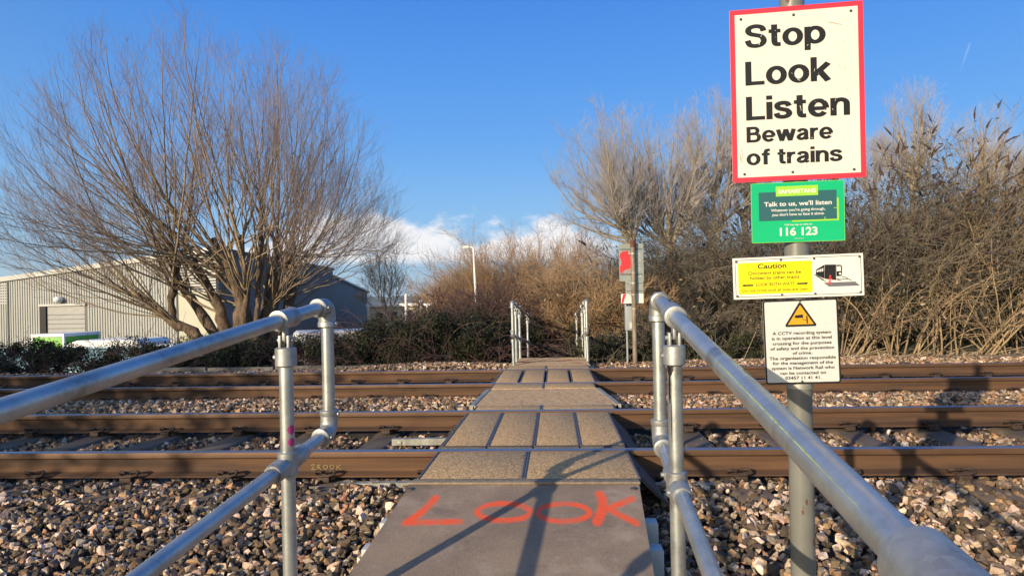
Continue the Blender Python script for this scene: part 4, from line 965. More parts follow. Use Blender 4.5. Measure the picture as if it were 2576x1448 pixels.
# concrete edging beyond the far track, timber edging on the right
G = 'concrete edging blocks beyond the far track'
k = 0
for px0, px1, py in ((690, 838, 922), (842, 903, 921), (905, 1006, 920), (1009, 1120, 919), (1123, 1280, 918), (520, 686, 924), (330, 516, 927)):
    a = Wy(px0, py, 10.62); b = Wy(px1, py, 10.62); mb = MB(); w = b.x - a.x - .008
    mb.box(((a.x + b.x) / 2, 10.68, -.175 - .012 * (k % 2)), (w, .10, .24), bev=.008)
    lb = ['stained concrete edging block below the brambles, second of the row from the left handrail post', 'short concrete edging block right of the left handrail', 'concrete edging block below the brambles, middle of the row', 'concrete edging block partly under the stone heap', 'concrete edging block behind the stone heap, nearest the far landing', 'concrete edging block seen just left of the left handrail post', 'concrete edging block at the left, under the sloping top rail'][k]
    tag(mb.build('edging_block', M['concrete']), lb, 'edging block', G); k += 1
for k, (px0, px1, py, lb) in enumerate(((1640, 1960, 902, 'old timber edging board beyond the far track, between the handrail and the sign post'), (2130, 2390, 893, 'old timber edging board beyond the far track, just right of the sign post'), (2394, 2640, 889, 'old timber edging board beyond the far track, at the right edge'))):
    a = Wy(px0, py, 10.75); b = Wy(px1, py, 10.75); mb = MB(); mb.box(((a.x + b.x) / 2, 10.80, -.155), (b.x - a.x - .02, .09, .20), bev=.01, rot=Matrix.Rotation(.004 * (k - 1), 3, 'Y'))
    tag(mb.build('edging_board', M['wood']), lb, 'edging board', 'timber edging boards on the right')
# ------------------------------------------------------------------ warehouse
WY = 34.0; wc = Wy(545, 620, WY); gzv = -2.1
wl = Vector((-.985, .174, 0)); wr = Vector((.174, .985, 0)); nl = Vector((-.174, -.985, 0)); nr = Vector((.985, -.174, 0))
e = thing('warehouse', 'large grey metal clad warehouse behind the bare willow on the left', 'warehouse', (wc.x, wc.y, gzv)); wh = e
def lw(s, z, o=0.0): p = Vector((wc.x, wc.y, 0)) + wl * s + nl * o; return Vector((p.x, p.y, z))
def rw(s, z, o=0.0): p = Vector((wc.x, wc.y, 0)) + wr * s + nr * o; return Vector((p.x, p.y, z))
def s_at(px):                                  # where along the lit wall a pixel column falls
    r = ray(px, 760); a = np.array([[r[0], -wl.x], [r[1], -wl.y]]); return float(np.linalg.solve(a, np.array([wc.x, wc.y]))[1])
zt = wc.z; LN = 26.0; SL = .083
def wallbox(mb, s0, s1, z0, z1, o, th, fn=lw):
    za, zb = (z1(s0), z1(s1)) if callable(z1) else (z1, z1)
    mb.prism([fn(s0, z0, o), fn(s1, z0, o), fn(s1, zb, o), fn(s0, za, o)], (nl if fn is lw else nr) * -th)
ZT = lambda d: (lambda s: zt - SL * s - d)
mb = MB(); wallbox(mb, 0, LN, gzv, ZT(.25), 0, .2)
wchild(mb.build('front_wall', M['cladgap']), e)
DT = lw(s_at(160), 0).y * 0 + .958 - (769 - 778.7) / F * (lw(s_at(160), 0).y)
sd0, sd1 = s_at(213), s_at(118); sc0, sc1 = s_at(541), s_at(447); sv = s_at(22)
mb = MB(); k = 0; s = sc1 + .05                                 # ribbed sheeting: a proud pan every 0.33 m
while s < LN:
    if not (s + .13 > sd0 - .05 and s < sd1 + .48): wallbox(mb, s, s + .118, gzv, ZT(.25), .03, .035)
    else: wallbox(mb, s, s + .118, DT + .1, ZT(.25), .03, .035)
    s += .176
wchild(mb.build('ribbed_cladding', M['cladv']), e)
mb = MB(); wallbox(mb, .05, sc1 - .02, gzv, 1.75, .03, .04); wchild(mb.build('cream_panel', M['cream']), e)
mb = MB()
for i in range(13): z = 1.78 + i * .15; wallbox(mb, .05, sc1 - .02, z, z + .085, .06, .05)
wchild(mb.build('louvre_panel', M['louvre']), e)
mb = MB()
for i in range(8): z = 1.35 + i * .16; wallbox(mb, sv + .06, LN, z, lambda s, z=z: min(z + .1, zt - SL * s - .3), .06, .04)
wchild(mb.build('louvre_panel', M['louvre']), e)
for a_, b_, c_ in ((sv - .05, sv + .05, zt - SL * sv - .2), (sc1 - .05, sc1 + .05, 1.7)):
    mb = MB(); wallbox(mb, a_, b_, gzv, c_, .07, .08); wchild(mb.build('downpipe', M['darkgrey']), e)
mb = MB(); mb.prism([lw(-.05, zt - .27, .16), lw(LN, zt - SL * LN - .30, .16), lw(LN, zt - SL * LN - .02, .16), lw(-.05, zt - .0, .16)], nl * -.2); wchild(mb.build('gutter', M['roof']), e)
mb = MB(); mb.prism([lw(-.05, zt + .0, .05), lw(LN, zt - SL * LN, .05), lw(LN, zt - SL * LN, -12.2), lw(-.05, zt - .62, -12.2)], (0, 0, -.06)); wchild(mb.build('roof', M['roof']), e)
e2 = MB(); wallbox(e2, sd0 - .0, sd1, gzv, DT, .012, .02)
dr = e2.build('roller_door', M['shutter']); wchild(dr, e)
mb = MB()
for i in range(int((DT - gzv - .2) / .26)): z = gzv + .15 + i * .26; wallbox(mb, sd0 + .02, sd1 - .02, z, z + .03, .022, .02)
wchild(mb.build('slat_joint', M['darkgrey']), dr)
mb = MB(); wallbox(mb, sd1 - .01, sd1 + .42, gzv, DT, .10, .12); wchild(mb.build('shaded_door_reveal', M['black']), e)  # black strip painted for the shaded side of the door reveal
mb = MB(); wallbox(mb, sd0 - .15, sd1 + .5, DT, DT + .12, .14, .14); wchild(mb.build('door_lintel', M['roof']), e)
sp_ = s_at(156); mb = MB(); q = lw(sp_, DT + .32, .25); mb.tube([lw(sp_, DT + .4, .02), q], .04, 8); mb.sphere(q + Vector((0, 0, .04)), .24, seg=14, rings=8, sc=(1, 1, .8)); wchild(mb.build('floodlight', M['vwhite']), e)
# gable side in shade, with horizontal sheeting
L1, L2 = 12.3, 17.65
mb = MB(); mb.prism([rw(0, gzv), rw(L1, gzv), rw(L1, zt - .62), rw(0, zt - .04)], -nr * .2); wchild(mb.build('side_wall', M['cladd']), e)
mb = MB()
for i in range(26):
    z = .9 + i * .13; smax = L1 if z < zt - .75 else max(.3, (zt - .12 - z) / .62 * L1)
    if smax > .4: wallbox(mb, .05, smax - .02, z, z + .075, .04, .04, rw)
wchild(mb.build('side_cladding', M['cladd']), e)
mb = MB(); mb.prism([rw(-.1, zt - .02, .1), rw(L1 + .15, zt - .62, .1), rw(L1 + .15, zt - .78, .1), rw(-.1, zt - .18, .1)], -nr * .15); wchild(mb.build('verge_trim', M['darkgrey']), e)
z1a, z1b = 2.97, 1.90
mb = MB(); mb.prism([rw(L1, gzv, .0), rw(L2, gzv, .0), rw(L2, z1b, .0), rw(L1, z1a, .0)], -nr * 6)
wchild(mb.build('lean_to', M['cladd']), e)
mb = MB(); mb.prism([rw(L1 + .05, z1a + .06, .15), rw(L2 + .2, z1b + .02, .15), rw(L2 + .2, z1b - .1, .15), rw(L1 + .05, z1a - .06, .15)], -nr * 6.2); wchild(mb.build('lean_to_roof', M['roof']), e)

# ------------------------------------------------------------------ vehicles and yard things half hidden by the hedge
def wheel(e, c, r, axis):
    mb = MB(); a = Vector(axis).normalized(); mb.tube([Vector(c) - a * .11, Vector(c) - a * .09, Vector(c) + a * .09, Vector(c) + a * .11], [r * .9, r, r, r * .9], 24); w = mb.build('wheel', M['tyre']); wchild(w, e)
    mb = MB(); mb.tube([Vector(c) - a * .115, Vector(c) + a * .115], r * .6, 18); wchild(mb.build('rim', M['cabinet']), w)
def van(label, pos, rot, group, ln=5.4, hgt=2.3):
    e = thing('parked_van', label, 'van', (0, 0, 0), group); x0 = -ln / 2; x1 = ln / 2; W = .95; h = hgt
    prof = [(x0, .35), (x0, h - .12), (x0 + .12, h), (x1 - 1.75, h), (x1 - 1.45, h - .08), (x1 - .95, 1.42), (x1 - .12, 1.12), (x1, .95), (x1, .38), (x1 - .1, .3), (x0 + .05, .3)]
    mb = MB(); mb.prism([(a, -W, b) for a, b in prof], (0, 2 * W, 0)); o = mb.build('body', M['vwhite'], e)
    bv = o.modifiers.new('soft', 'BEVEL'); bv.width = .05; bv.segments = 3; bv.limit_method = 'ANGLE'
    mb = MB(); mb.prism([(x1 - 1.40, -W * .9, h - .15), (x1 - .98, -W * .9, 1.46), (x1 - .93, -W * .9, 1.46), (x1 - 1.35, -W * .9, h - .15)], (0, W * 1.8, 0)); mb.build('windscreen', M['vglass'], e)
    for s in (-1, 1):
        mb = MB(); mb.prism([(x1 - 2.4, s * (W + .004), 1.4), (x1 - 1.15, s * (W + .004), 1.4), (x1 - 1.55, s * (W + .004), h - .25), (x1 - 2.4, s * (W + .004), h - .25)], (0, -s * .02, 0)); mb.build('side_window', M['vglass'], e)
        mb = MB(); mb.box((x1 - .03, s * .7, .85), (.1, .3, .18), bev=.03); mb.build('headlight', M['vglass'], e)
        for xx in (x0 + .95, x1 - .9):
            mb = MB(); mb.tube([(xx, s * (W - .2), .34), (xx, s * (W - .18), .34), (xx, s * (W + .01), .34)], [.3, .34, .34], 20); w = mb.build('wheel', M['tyre'], e)
            mb = MB(); mb.tube([(xx, s * (W - .1), .34), (xx, s * (W + .02), .34)], .2, 14); mb.build('rim', M['cabinet'], w)
    e.location = pos; e.rotation_euler = (0, 0, rot); return e
GV = 'white vehicles half hidden behind the hedge'
q = Wy(262, 880, 24.5); van('white van with green rear panel, half hidden behind the hedge beside the roller door', (q.x, q.y, -2.05), R_(178), GV, 4.2, 1.84)
q = Wy(440, 880, 22); van('white van roof just showing behind the hedge by the leaning willow stem', (q.x, q.y, -2.05), R_(168), GV, 4.0, 1.76)
q = Wy(925, 850, 23); van('white van behind the brambles, right of the left handrail', (q.x, q.y, -2.0), R_(24), GV, 5.0, 2.05)
q = Wy(168, 860, 24.5); e = thing('box_trailer', 'white framed trailer with bright green sides in front of the roller door', 'trailer', (q.x, q.y, -2.05))
mb = MB(); mb.box((q.x, q.y, -.55), (1.25, 1.9, 1.15), bev=.03); wchild(mb.build('green_side', M['vgreen']), e)
mb = MB()
for sx in (-.62, .62):
    for sy in (-.95, .95): mb.box((q.x + sx, q.y + sy, -.72), (.07, .07, 1.5), bev=.01)
for sy in (-.95, .95): mb.box((q.x, q.y + sy, -.02), (1.17, .07, .08), bev=.01)
for sx in (-.62, .62): mb.box((q.x + sx, q.y, -.02), (.07, 1.83, .08), bev=.01)
mb.box((q.x, q.y, .04), (1.32, 2.0, .03)); wchild(mb.build('white_frame', M['vwhite']), e)
for s in (-1, 1): wheel(e, (q.x + s * .5, q.y - .8, -1.72), .33, (0, 1, 0))
q = Wy(-20, 874, 19); e = thing('sheet_fence', 'low pale blue metal sheet fence along the hedge at the far left', 'fence', (q.x, q.y, -.9))
mb = MB(); a = Wy(-330, 878, 19); b = Wy(420, 876, 19); n = 46; fl_ = []
top = -.24
pts = [(a.x + (b.x - a.x) * i / n, 19 + (.035 if (i // 1) % 2 else 0)) for i in range(n + 1)]
vs = [(x, y, z) for x, y in pts for z in (-2.1, top)]; mb.add(vs, [(2 * i, 2 * i + 2, 2 * i + 3, 2 * i + 1) for i in range(n)])
o = mb.build('sheet', M['vblue'], fixn=False); so_ = o.modifiers.new('t', 'SOLIDIFY'); so_.thickness = .02; wchild(o, e)
mb = MB(); mb.box(((a.x + b.x) / 2, 18.99, top + .02), (b.x - a.x, .1, .05), bev=.01); wchild(mb.build('top_rail', M['vblue']), e)
# flat roofed white cabins and posts far behind the brambles
for k, (px0, px1, py, yy, hh, lb) in enumerate(((930, 1085, 771, 46, 2.6, 'long low white building with a flat roof behind the brambles'), (1075, 1140, 776, 58, 2.4, 'small cream building behind the brambles, left of the street lamp'))):
    a = Wy(px0, py, yy); b = Wy(px1, py, yy); e = thing('low_building', lb, 'building', ((a.x + b.x) / 2, yy, -2.3))
    mb = MB(); mb.box(((a.x + b.x) / 2, yy + 2, (a.z - 2.3) / 2), (b.x - a.x, 4, a.z + 2.3)); wchild(mb.build('wall', M['cream']), e)
    mb = MB(); mb.box(((a.x + b.x) / 2, yy + 1.9, a.z + .08), (b.x - a.x + .4, 4.4, .22), bev=.03); wchild(mb.build('roof', M['vwhite']), e)
    for j in range(4):
        x = a.x + (b.x - a.x) * (.15 + .23 * j); mb = MB(); mb.box((x, yy - .01, a.z - .75), ((b.x - a.x) * .12, .06, .7)); wchild(mb.build('window', M['vglass']), e)
for k, (px, pt, pbm, lb) in enumerate(((1021, 742, 800, 'tallest white post behind the brambles'), (1058, 758, 800, 'short white post behind the brambles, left of the T-shaped one'), (1074, 766, 800, 'short T-shaped white post behind the brambles'))):
    a = Wy(px, pt, 30); b = Wy(px, pbm, 30); mb = MB(); mb.tube([(a.x, 30, -2.4), (a.x, 30, a.z)], .075 if k == 0 else .05, 12)
    if k == 2: mb.box((a.x, 30, a.z), (.32, .08, .08), bev=.01)
    else: mb.sphere((a.x, 30, a.z), .08)
    tag(mb.build('white_post', M['lampwhite']), lb, 'post', 'white posts behind the brambles')
# street lamp
LYd = 39.0; a = Wy(1190.5, 622, LYd); b = Wy(1163, 622, LYd); e = thing('street_lamp', 'tall white street lamp with one arm above the brown willow scrub', 'street lamp', (a.x + .1, LYd, -1))
mb = MB(); mb.tube([(a.x + .12, LYd, -2.4), (a.x + .12, LYd, 1.0), (a.x + .08, LYd, 1.1), (a.x, LYd, a.z - .05)], [.10, .10, .075, .06], 14); wchild(mb.build('column', M['lampwhite']), e)
mb = MB(); mb.tube(bend((a.x, LYd, a.z), (0, 0, -1), (-1, 0, .03), .12) + [(a.x - .3, LYd, a.z + .01)], .05, 10); wchild(mb.build('arm', M['lampwhite']), e)
mb = MB(); mb.prism([(a.x - .25, LYd - .12, a.z + .02), (a.x - .40, LYd - .14, a.z + .10), (a.x - .62, LYd - .12, a.z + .07), (b.x, LYd - .06, a.z - .0), (b.x, LYd - .06, a.z - .04), (a.x - .3, LYd - .12, a.z - .04)], (0, .26, 0)); wchild(mb.build('lantern', M['lampwhite']), e)
# ------------------------------------------------------------------ trees and scrub
def obj_from(name, parts, m, parent): V, Fq = merge(parts); return npobj(name, V, [Fq], m, parent=parent, smooth=True)
def poly(pts, n, rng, wob):
    pts = np.array(pts, float); t = np.linspace(0, len(pts) - 1, n); i = np.minimum(t.astype(int), len(pts) - 2); f = (t - i)[:, None]
    P0 = pts[np.maximum(i - 1, 0)]; P1 = pts[i]; P2 = pts[i + 1]; P3 = pts[np.minimum(i + 2, len(pts) - 1)]
    q = .5 * (2 * P1 + (P2 - P0) * f + (2 * P0 - 5 * P1 + 4 * P2 - P3) * f ** 2 + (3 * P1 - P0 - 3 * P2 + P3) * f ** 3)
    q[1:-1] += rng.normal(0, wob, (n - 2, 3)); return q
# the pollarded willow: leaning stems, a fan of long rods, fine shoots
rng = np.random.default_rng(21); TY = 15.6
def wp(px, py, dy=0): return np.array(Wy(px, py, TY + dy))
stems = [([(575, 1010), (568, 850), (548, 770), (505, 690), (480, 650)], .17, 0), ([(590, 1010), (600, 840), (606, 760), (575, 680), (545, 640)], .20, .3), ([(600, 1010), (618, 830), (600, 740), (560, 650), (535, 600)], .17, -.4),
         ([(650, 1010), (655, 830), (690, 760), (706, 690), (740, 640)], .17, .2), ([(640, 1010), (648, 820), (650, 720), (657, 600), (655, 500)], .085, -.5), ([(575, 1010), (500, 850), (440, 815), (390, 770), (345, 740)], .16, -.2),
         ([(640, 1010), (690, 850), (720, 790), (735, 720), (735, 660)], .16, .6), ([(585, 1010), (530, 830), (470, 740), (436, 670), (425, 620)], .14, .9), ([(435, 818), (428, 760), (440, 700), (440, 655)], .12, -.2), ([(690, 1000), (668, 820), (672, 740), (690, 660), (700, 610)], .12, 1.0), ([(600, 1010), (612, 820), (622, 740), (610, 660), (606, 590)], .11, -.8)]
tre = thing('bare_willow', 'huge bare pollarded willow with many rods fanning out, left of the crossing', 'tree', tuple(wp(600, 1000)))
SP_, SRr = [], []
for q, r, dy in stems:
    p = poly([wp(x, y, dy * (.3 + .7 * i / 5)) for i, (x, y) in enumerate(q)], 14, rng, .016); SP_.append(p); SRr.append(np.linspace(r * 1.0, r * .45, 14) * (1 + .12 * rng.normal(size=14)))
SP_ = np.array(SP_); SRr = np.array(SRr)
obj_from('trunk', [np_tubes(SP_, SRr, 12)], M['bark'], tre)
env = ellipsoid(wp(528, 590), (4.85, 4.2, 5.25), 2.7)
# rods: each leaves a stem and arcs to its own place in the crown
nr_ = 265; ph = np.concatenate([np.linspace(R_(-5), R_(185), nr_ - 40) + rng.normal(0, .03, nr_ - 40), rng.uniform(R_(165), R_(203), 26), rng.uniform(R_(-14), R_(15), 14)]); rad_ = rng.uniform(.60, 1.0, nr_) ** .6 * rng.uniform(.93, 1.05, nr_)
rad_ *= 1 + .05 * np.sin(ph * 9 + 1)
cen = wp(532, 610); dpt = rng.uniform(-.85, .85, nr_); sq = np.sqrt(1 - .75 * dpt ** 2)
Tg = cen + np.stack([np.cos(ph) * rad_ * sq * 4.65, dpt * 3.9, np.where(np.sin(ph) > 0, 5.2, 2.4) * np.sin(ph) * rad_ * sq], 1)
top = SP_[:, -1]; sdir_ = nrm(SP_[:, -1] - SP_[:, -5])
sc = np.einsum('sk,nsk->ns', sdir_, nrm(Tg[:, None] - top[None])) - .10 * np.linalg.norm(Tg[:, None] - top[None], axis=2) + rng.normal(0, .25, (nr_, len(top))); sc[:, 4] -= .25
si = sc.argmax(1); tt = rng.uniform(.40, 1.0, nr_) * 13; i0 = np.minimum(tt.astype(int), 12); ff = (tt - i0)[:, None]
St = SP_[si, i0] * (1 - ff) + SP_[si, i0 + 1] * ff; td = nrm(SP_[si, i0 + 1] - SP_[si, i0]); dist = np.linalg.norm(Tg - St, axis=1, keepdims=True)
M1 = St + (Tg - St) * np.array([.66, .66, .40]) + td * dist * .06 + rng.normal(0, .07, (nr_, 3)) * dist
q_ = np.linspace(0, 1, 14)[None, :, None]; P1 = St[:, None] * (1 - q_) ** 2 + 2 * M1[:, None] * q_ * (1 - q_) + Tg[:, None] * q_ ** 2
P1[:, 1:] += rng.normal(0, .025, (nr_, 13, 3)).cumsum(1) * .95
R1 = (.0054 * dist[:, 0] ** .95 * rng.uniform(.55, 1.25, nr_)).clip(.008, .032)[:, None] * np.linspace(1, .16, 14)[None]
P2, R2 = grow(rng, P1, R1, 8, (.30, .98), (.3, .8), (.7, 2.1), 8, .42, .75, .07, .35, .0030, env)
P3, R3 = grow(rng, P2, R2, 7, (.12, .98), (.3, .8), (.3, .85), 5, .6, .5, .08, .5, .0021)
obj_from('branches', [np_tubes(P1, R1, 6)], M['rod'], tre)
obj_from('twigs', [np_tubes(P2, R2, 4), np_tubes(P3, R3, 3)], M['twig'], tre)

def bare_tree(label, base, fork, crown, axes, nst, seed, group, r0=.16, spread=(.15, .55), dens=1.0, mt='ptrunk', mtw='ptwig', rtw=.0034, depth_spread=1.0):
    """base, fork and crown centre in metres; a trunk that forks into ascending limbs"""
    rng = np.random.default_rng(seed); base, fork, crown = (np.array(a, float) for a in (base, fork, crown)); env = ellipsoid(crown, axes)
    e = thing('bare_tree', label, 'tree', tuple(base), group)
    T = poly([base, base * .5 + fork * .5 + rng.normal(0, .06, 3), fork], 8, rng, .02)[None]; TRr = np.linspace(r0, r0 * .75, 8)[None]
    S, SR_ = [], []
    for i in range(nst):
        a = 2 * math.pi * (i + rng.uniform(0, .6)) / nst; pol = rng.uniform(*spread) * .8 if i else .06
        d = np.array([math.cos(a) * math.sin(pol), math.sin(a) * math.sin(pol) * depth_spread, math.cos(pol)])
        ln = float(env(fork[None], d[None])[0]) * rng.uniform(.78, .92); mid = fork + d * ln * .45 + np.array([0, 0, -.05 * ln]) + rng.normal(0, .12, 3)
        S.append(poly([fork, mid, fork + d * ln], 14, rng, .03)); SR_.append(.012 + r0 * (.50 if i else .66) * np.linspace(1, 0, 14) ** 1.2)
    S = np.array(S); SR_ = np.array(SR_); m = int(34 * dens)
    # limbs that arc up and out to their own place under the crown's skin
    g = nrm(rng.normal(size=(m, 3)) + np.array([0, 0, .25])); g[:, 2] = np.maximum(g[:, 2], -.8); Tg = crown + g * np.array(axes) * rng.uniform(.72, .98, (m, 1))
    tt = np.clip(.10 + .62 * (Tg[:, 2] - fork[2]) / (crown[2] + axes[2] - fork[2]) + rng.normal(0, .10, m), .02, .85) * 13; tt = tt * .68
    i0 = np.minimum(tt.astype(int), 12); ff = (tt - i0)[:, None]
    ds = np.linalg.norm(S[:, i0] - Tg[None], axis=2); si = ds.argmin(0)
    St = S[si, i0] * (1 - ff) + S[si, i0 + 1] * ff; dist = np.linalg.norm(Tg - St, axis=1, keepdims=True)
    M1 = St + (Tg - St) * np.array([.68, .68, .36]) + rng.normal(0, .08, (m, 3)) * dist
    q_ = np.linspace(0, 1, 12)[None, :, None]; A = St[:, None] * (1 - q_) ** 2 + 2 * M1[:, None] * q_ * (1 - q_) + Tg[:, None] * q_ ** 2; A[:, 1:] += rng.normal(0, .03, (m, 11, 3)).cumsum(1)
    Ar = np.minimum(SR_[si, i0] * .6, .022 + .016 * dist[:, 0])[:, None] * np.linspace(1, .16, 12)[None]
    A = np.concatenate([A, S[:, 4:14][:, np.linspace(0, 9, 12).astype(int)] + rng.normal(0, .002, (nst, 12, 3))]); Ar = np.concatenate([Ar, SR_[:, 4:14][:, np.linspace(0, 9, 12).astype(int)] * .5])
    B, Br = grow(rng, A, Ar, 15, (.18, 1.0), (.35, .95), (.7, 1.9), 7, .45, .55, .07, .35, rtw * 1.25, env)
    Cc, Cr = grow(rng, B, Br, 5, (.15, 1.0), (.35, .9), (.30, .75), 5, .6, .5, .09, .5, rtw)
    Dd, Dr = grow(rng, Cc, Cr, 2, (.2, 1.0), (.3, .9), (.10, .28), 3, .8, .4, .1, .7, rtw * .85)
    obj_from('trunk', [np_tubes(T, TRr, 10), np_tubes(S, SR_, 8)], M[mt], e)
    obj_from('branches', [np_tubes(A, Ar, 5)], M[mt], e)
    obj_from('twigs', [np_tubes(B, Br, 3), np_tubes(Cc, Cr, 3), np_tubes(Dd, Dr, 3)], M[mtw], e)
GT = 'tall bare trees behind the scrub on the right'
def tpx(label, bpx, fpx, cpx, wpx, hpx, Yd, seed, nst=4, sc=1.15, **k):
    b = Wy(bpx[0], bpx[1], Yd); b.z = -.3; f = Wy(*fpx, Yd); c = Wy(*cpx, Yd); c.z += .25; s = Yd / F * sc
    bare_tree(label, b, f, c, (wpx / 2 * s, wpx / 2 * s * .9, hpx / 2 * s), nst, seed, GT, **{**dict(dens=1.1), **k})
tpx('tall bare tree leaning left, above the far sign post', (1622, 700), (1592, 640), (1500, 450), 300, 350, 27, 31, 4, r0=.20, spread=(.3, .8), sc=1.0)
tpx('tall bare tree with the roundest crown, between the far sign post and the Stop sign', (1690, 700), (1686, 655), (1660, 430), 320, 370, 28, 32, 5, r0=.22, spread=(.25, .7), sc=1.0)
tpx('tall bare tree whose crown meets the left edge of the Stop sign', (1802, 700), (1796, 620), (1800, 425), 260, 360, 29, 33, 4, r0=.20, spread=(.2, .6), sc=1.0)
tpx('bare tree hidden mostly behind the Stop sign', (1880, 700), (1872, 560), (1885, 430), 150, 360, 31, 34, 4, r0=.2, spread=(.12, .5), sc=1.0)
tpx('tallest bare tree right of the Stop sign', (2300, 640), (2296, 480), (2292, 365), 165, 285, 31, 35, 6, r0=.17, spread=(.08, .42), dens=.55, sc=1.0, rtw=.003)
tpx('second bare tree right of the Stop sign, slimmer and fainter', (2480, 640), (2470, 490), (2465, 395), 135, 265, 33, 36, 5, r0=.15, spread=(.08, .42), dens=.5, sc=1.0, rtw=.003)
tpx('low bare tree right against the edge of the Stop sign', (2200, 640), (2196, 500), (2195, 440), 110, 150, 32, 37, 4, r0=.11, spread=(.08, .45), dens=.4, sc=1.0, rtw=.003)
tpx('bare tree at the far right edge', (2575, 640), (2576, 510), (2585, 440), 110, 150, 31, 38, 4, r0=.12, spread=(.08, .45), dens=.4, sc=1.0, rtw=.003)
tpx('spindly grey alder between the willow and the gap with the hills', (978, 860), (978, 800), (975, 735), 125, 190, 24, 39, 3, r0=.06, spread=(.1, .5), dens=.2, mtw='scrub2', rtw=.004)

LEAFPAL = np.array([(.030, .042, .018), (.045, .055, .024), (.024, .030, .018), (.07, .068, .036), (.055, .040, .030), (.10, .085, .055)])
def leaves(rng, Pts, size, pal, w):
    """folded leaf-sized faces at the given points"""
    n = len(Pts); a = nrm(rng.normal(size=(n, 3)) + np.array([0, 0, .3])); b = nrm(np.cross(a, rng.normal(size=(n, 3)))); c = np.cross(a, b)
    s = size * rng.uniform(.55, 1.35, (n, 1))
    V = np.stack([Pts - b * s, Pts + c * s * .45 - a * s * .12, Pts + b * s, Pts - c * s * .45 - a * s * .12], 1).reshape(-1, 3)
    i = np.arange(n)[:, None] * 4; T = pal[rng.choice(len(pal), n, p=np.array(w) / sum(w))] * rng.uniform(.7, 1.3, (n, 1))
    return V, i + np.arange(4)[None], np.repeat(T, 4, 0)
def shrub(name, label, cat, base, size, seed, group, nst=40, m1='scrub', m2='scrub', lean=(0, 0), sub=8, tw=6, r=.016, fan=.5, hseed=False, leafn=0, pal=LEAFPAL, lw=(1, 1, 1, 1, 1, 1), rtw=.0036, arch=.2, lsize=.035, zb=None, upw=.3):
    """many stems from the ground fanning into a crown of the given half width, half depth and height"""
    rng = np.random.default_rng(seed); base = np.array(base, float); W, Dp, Hh = size
    e = thing(name, label, cat, tuple(base), group)
    ox = rng.uniform(-1, 1, nst); oy = rng.uniform(-1, 1, nst)
    S0 = base + np.stack([ox * W * .62, oy * Dp * .62, np.zeros(nst)], 1)
    d = nrm(np.stack([ox * fan + lean[0] + rng.normal(0, .16, nst), oy * fan * .6 + lean[1] + rng.normal(0, .16, nst), np.ones(nst)], 1))
    hh = Hh * rng.uniform(.55, 1.05, nst) * (1 - .30 * np.clip(ox ** 2, 0, 1)) / np.maximum(d[:, 2], .5); n = 12
    P = np.empty((nst, n, 3)); P[:, 0] = S0; droop = arch * rng.uniform(.3, 1.3, nst)
    for k in range(1, n):
        d = nrm(d + rng.normal(0, .05, (nst, 3)) + np.stack([d[:, 0] * .05, d[:, 1] * .05, -droop * (k / n) ** 2], 1)); P[:, k] = P[:, k - 1] + d * (hh / (n - 1))[:, None]
    R1 = (r * rng.uniform(.6, 1.3, nst))[:, None] * np.linspace(1, .3, n)[None]
    A, Ar = grow(rng, P, R1, sub, (.18, .98), (.3, .9), (.22 * Hh, .48 * Hh), 7, .6, upw, .09, .35, rtw * 1.3)
    obj_from('stems', [np_tubes(P, R1, 5)], M[m1], e)
    parts = [np_tubes(A, Ar, 3)]
    if tw:
        B, Br = grow(rng, A, Ar, tw, (.15, 1.0), (.3, 1.0), (.10 * Hh, .24 * Hh), 4, .75, upw * .5, .12, .5, rtw); parts.append(np_tubes(B, Br, 3))
    obj_from('twigs', parts, M[m2], e)
    if hseed:                                       # drooping dead flower spikes
        k = rng.random(len(A)) < hseed; tips = A[k, -1]; td = nrm(A[k, -1] - A[k, -2]); m = len(tips); ln = rng.uniform(.14, .30, m); Q = np.empty((m, 6, 3)); Q[:, 0] = tips
        for j in range(1, 6): td = nrm(td + np.array([.05, 0, -.12])); Q[:, j] = Q[:, j - 1] + td * (ln / 5)[:, None]
        prof = np.array([.5, 1, .95, .75, .5, .15]); RQ = rng.uniform(.014, .026, m)[:, None] * prof[None] * rng.uniform(.7, 1.25, (m, 6))
        obj_from('seed_heads', [np_tubes(Q, RQ, 5)], M['seed'], e)
    if leafn:
        src = np.concatenate([A.reshape(-1, 3), P[:, 3:].reshape(-1, 3)]); pk = src[rng.integers(0, len(src), leafn)] + rng.normal(0, .07, (leafn, 3))
        V, Fq, T = leaves(rng, pk, lsize, pal, lw); npobj('leaves', V, [Fq], M['leaf'], parent=e, tint=T)
    return e
def gz(x, y): return float(ground_z(np.array(float(x)), np.array(float(y))))
DRYPAL = np.array([(.24, .17, .10), (.17, .115, .07), (.11, .08, .055), (.30, .23, .15), (.07, .06, .035), (.14, .07, .05)])
def at_base(px, Yd): p = Wy(px, 800, Yd); return (p.x, Yd, gz(p.x, Yd) - .03)
def hgt(px, py, Yd): return Wy(px, py, Yd).z - gz(Wy(px, py, Yd).x, Yd)
# tan willow scrub in the middle distance
GS = 'tan willow scrub behind the far landing'
for i, (px, py, hw, Yd, lb) in enumerate(((1215, 640, 2.7, 43, 'loose tan willow scrub just right of the street lamp, leaning left'), (1320, 575, 3.0, 44, 'tallest tan willow scrub, behind the far landing'), (1420, 600, 2.9, 45, 'tan willow scrub between the far landing and the far sign post'), (1155, 690, 2.0, 46, 'thin tan willow scrub at the left end, behind the street lamp'))):
    shrub('willow_scrub', lb, 'shrub', (Wy(px, 800, Yd).x, Yd, -1.6), (hw, 2.2, Wy(px, py, Yd).z + 1.6), 50 + i, GS, 46, 'scrub', 'scrub', lean=(-.12 + .06 * i, 0), sub=12, tw=8, fan=.42, r=.032, rtw=.0085, arch=.03)
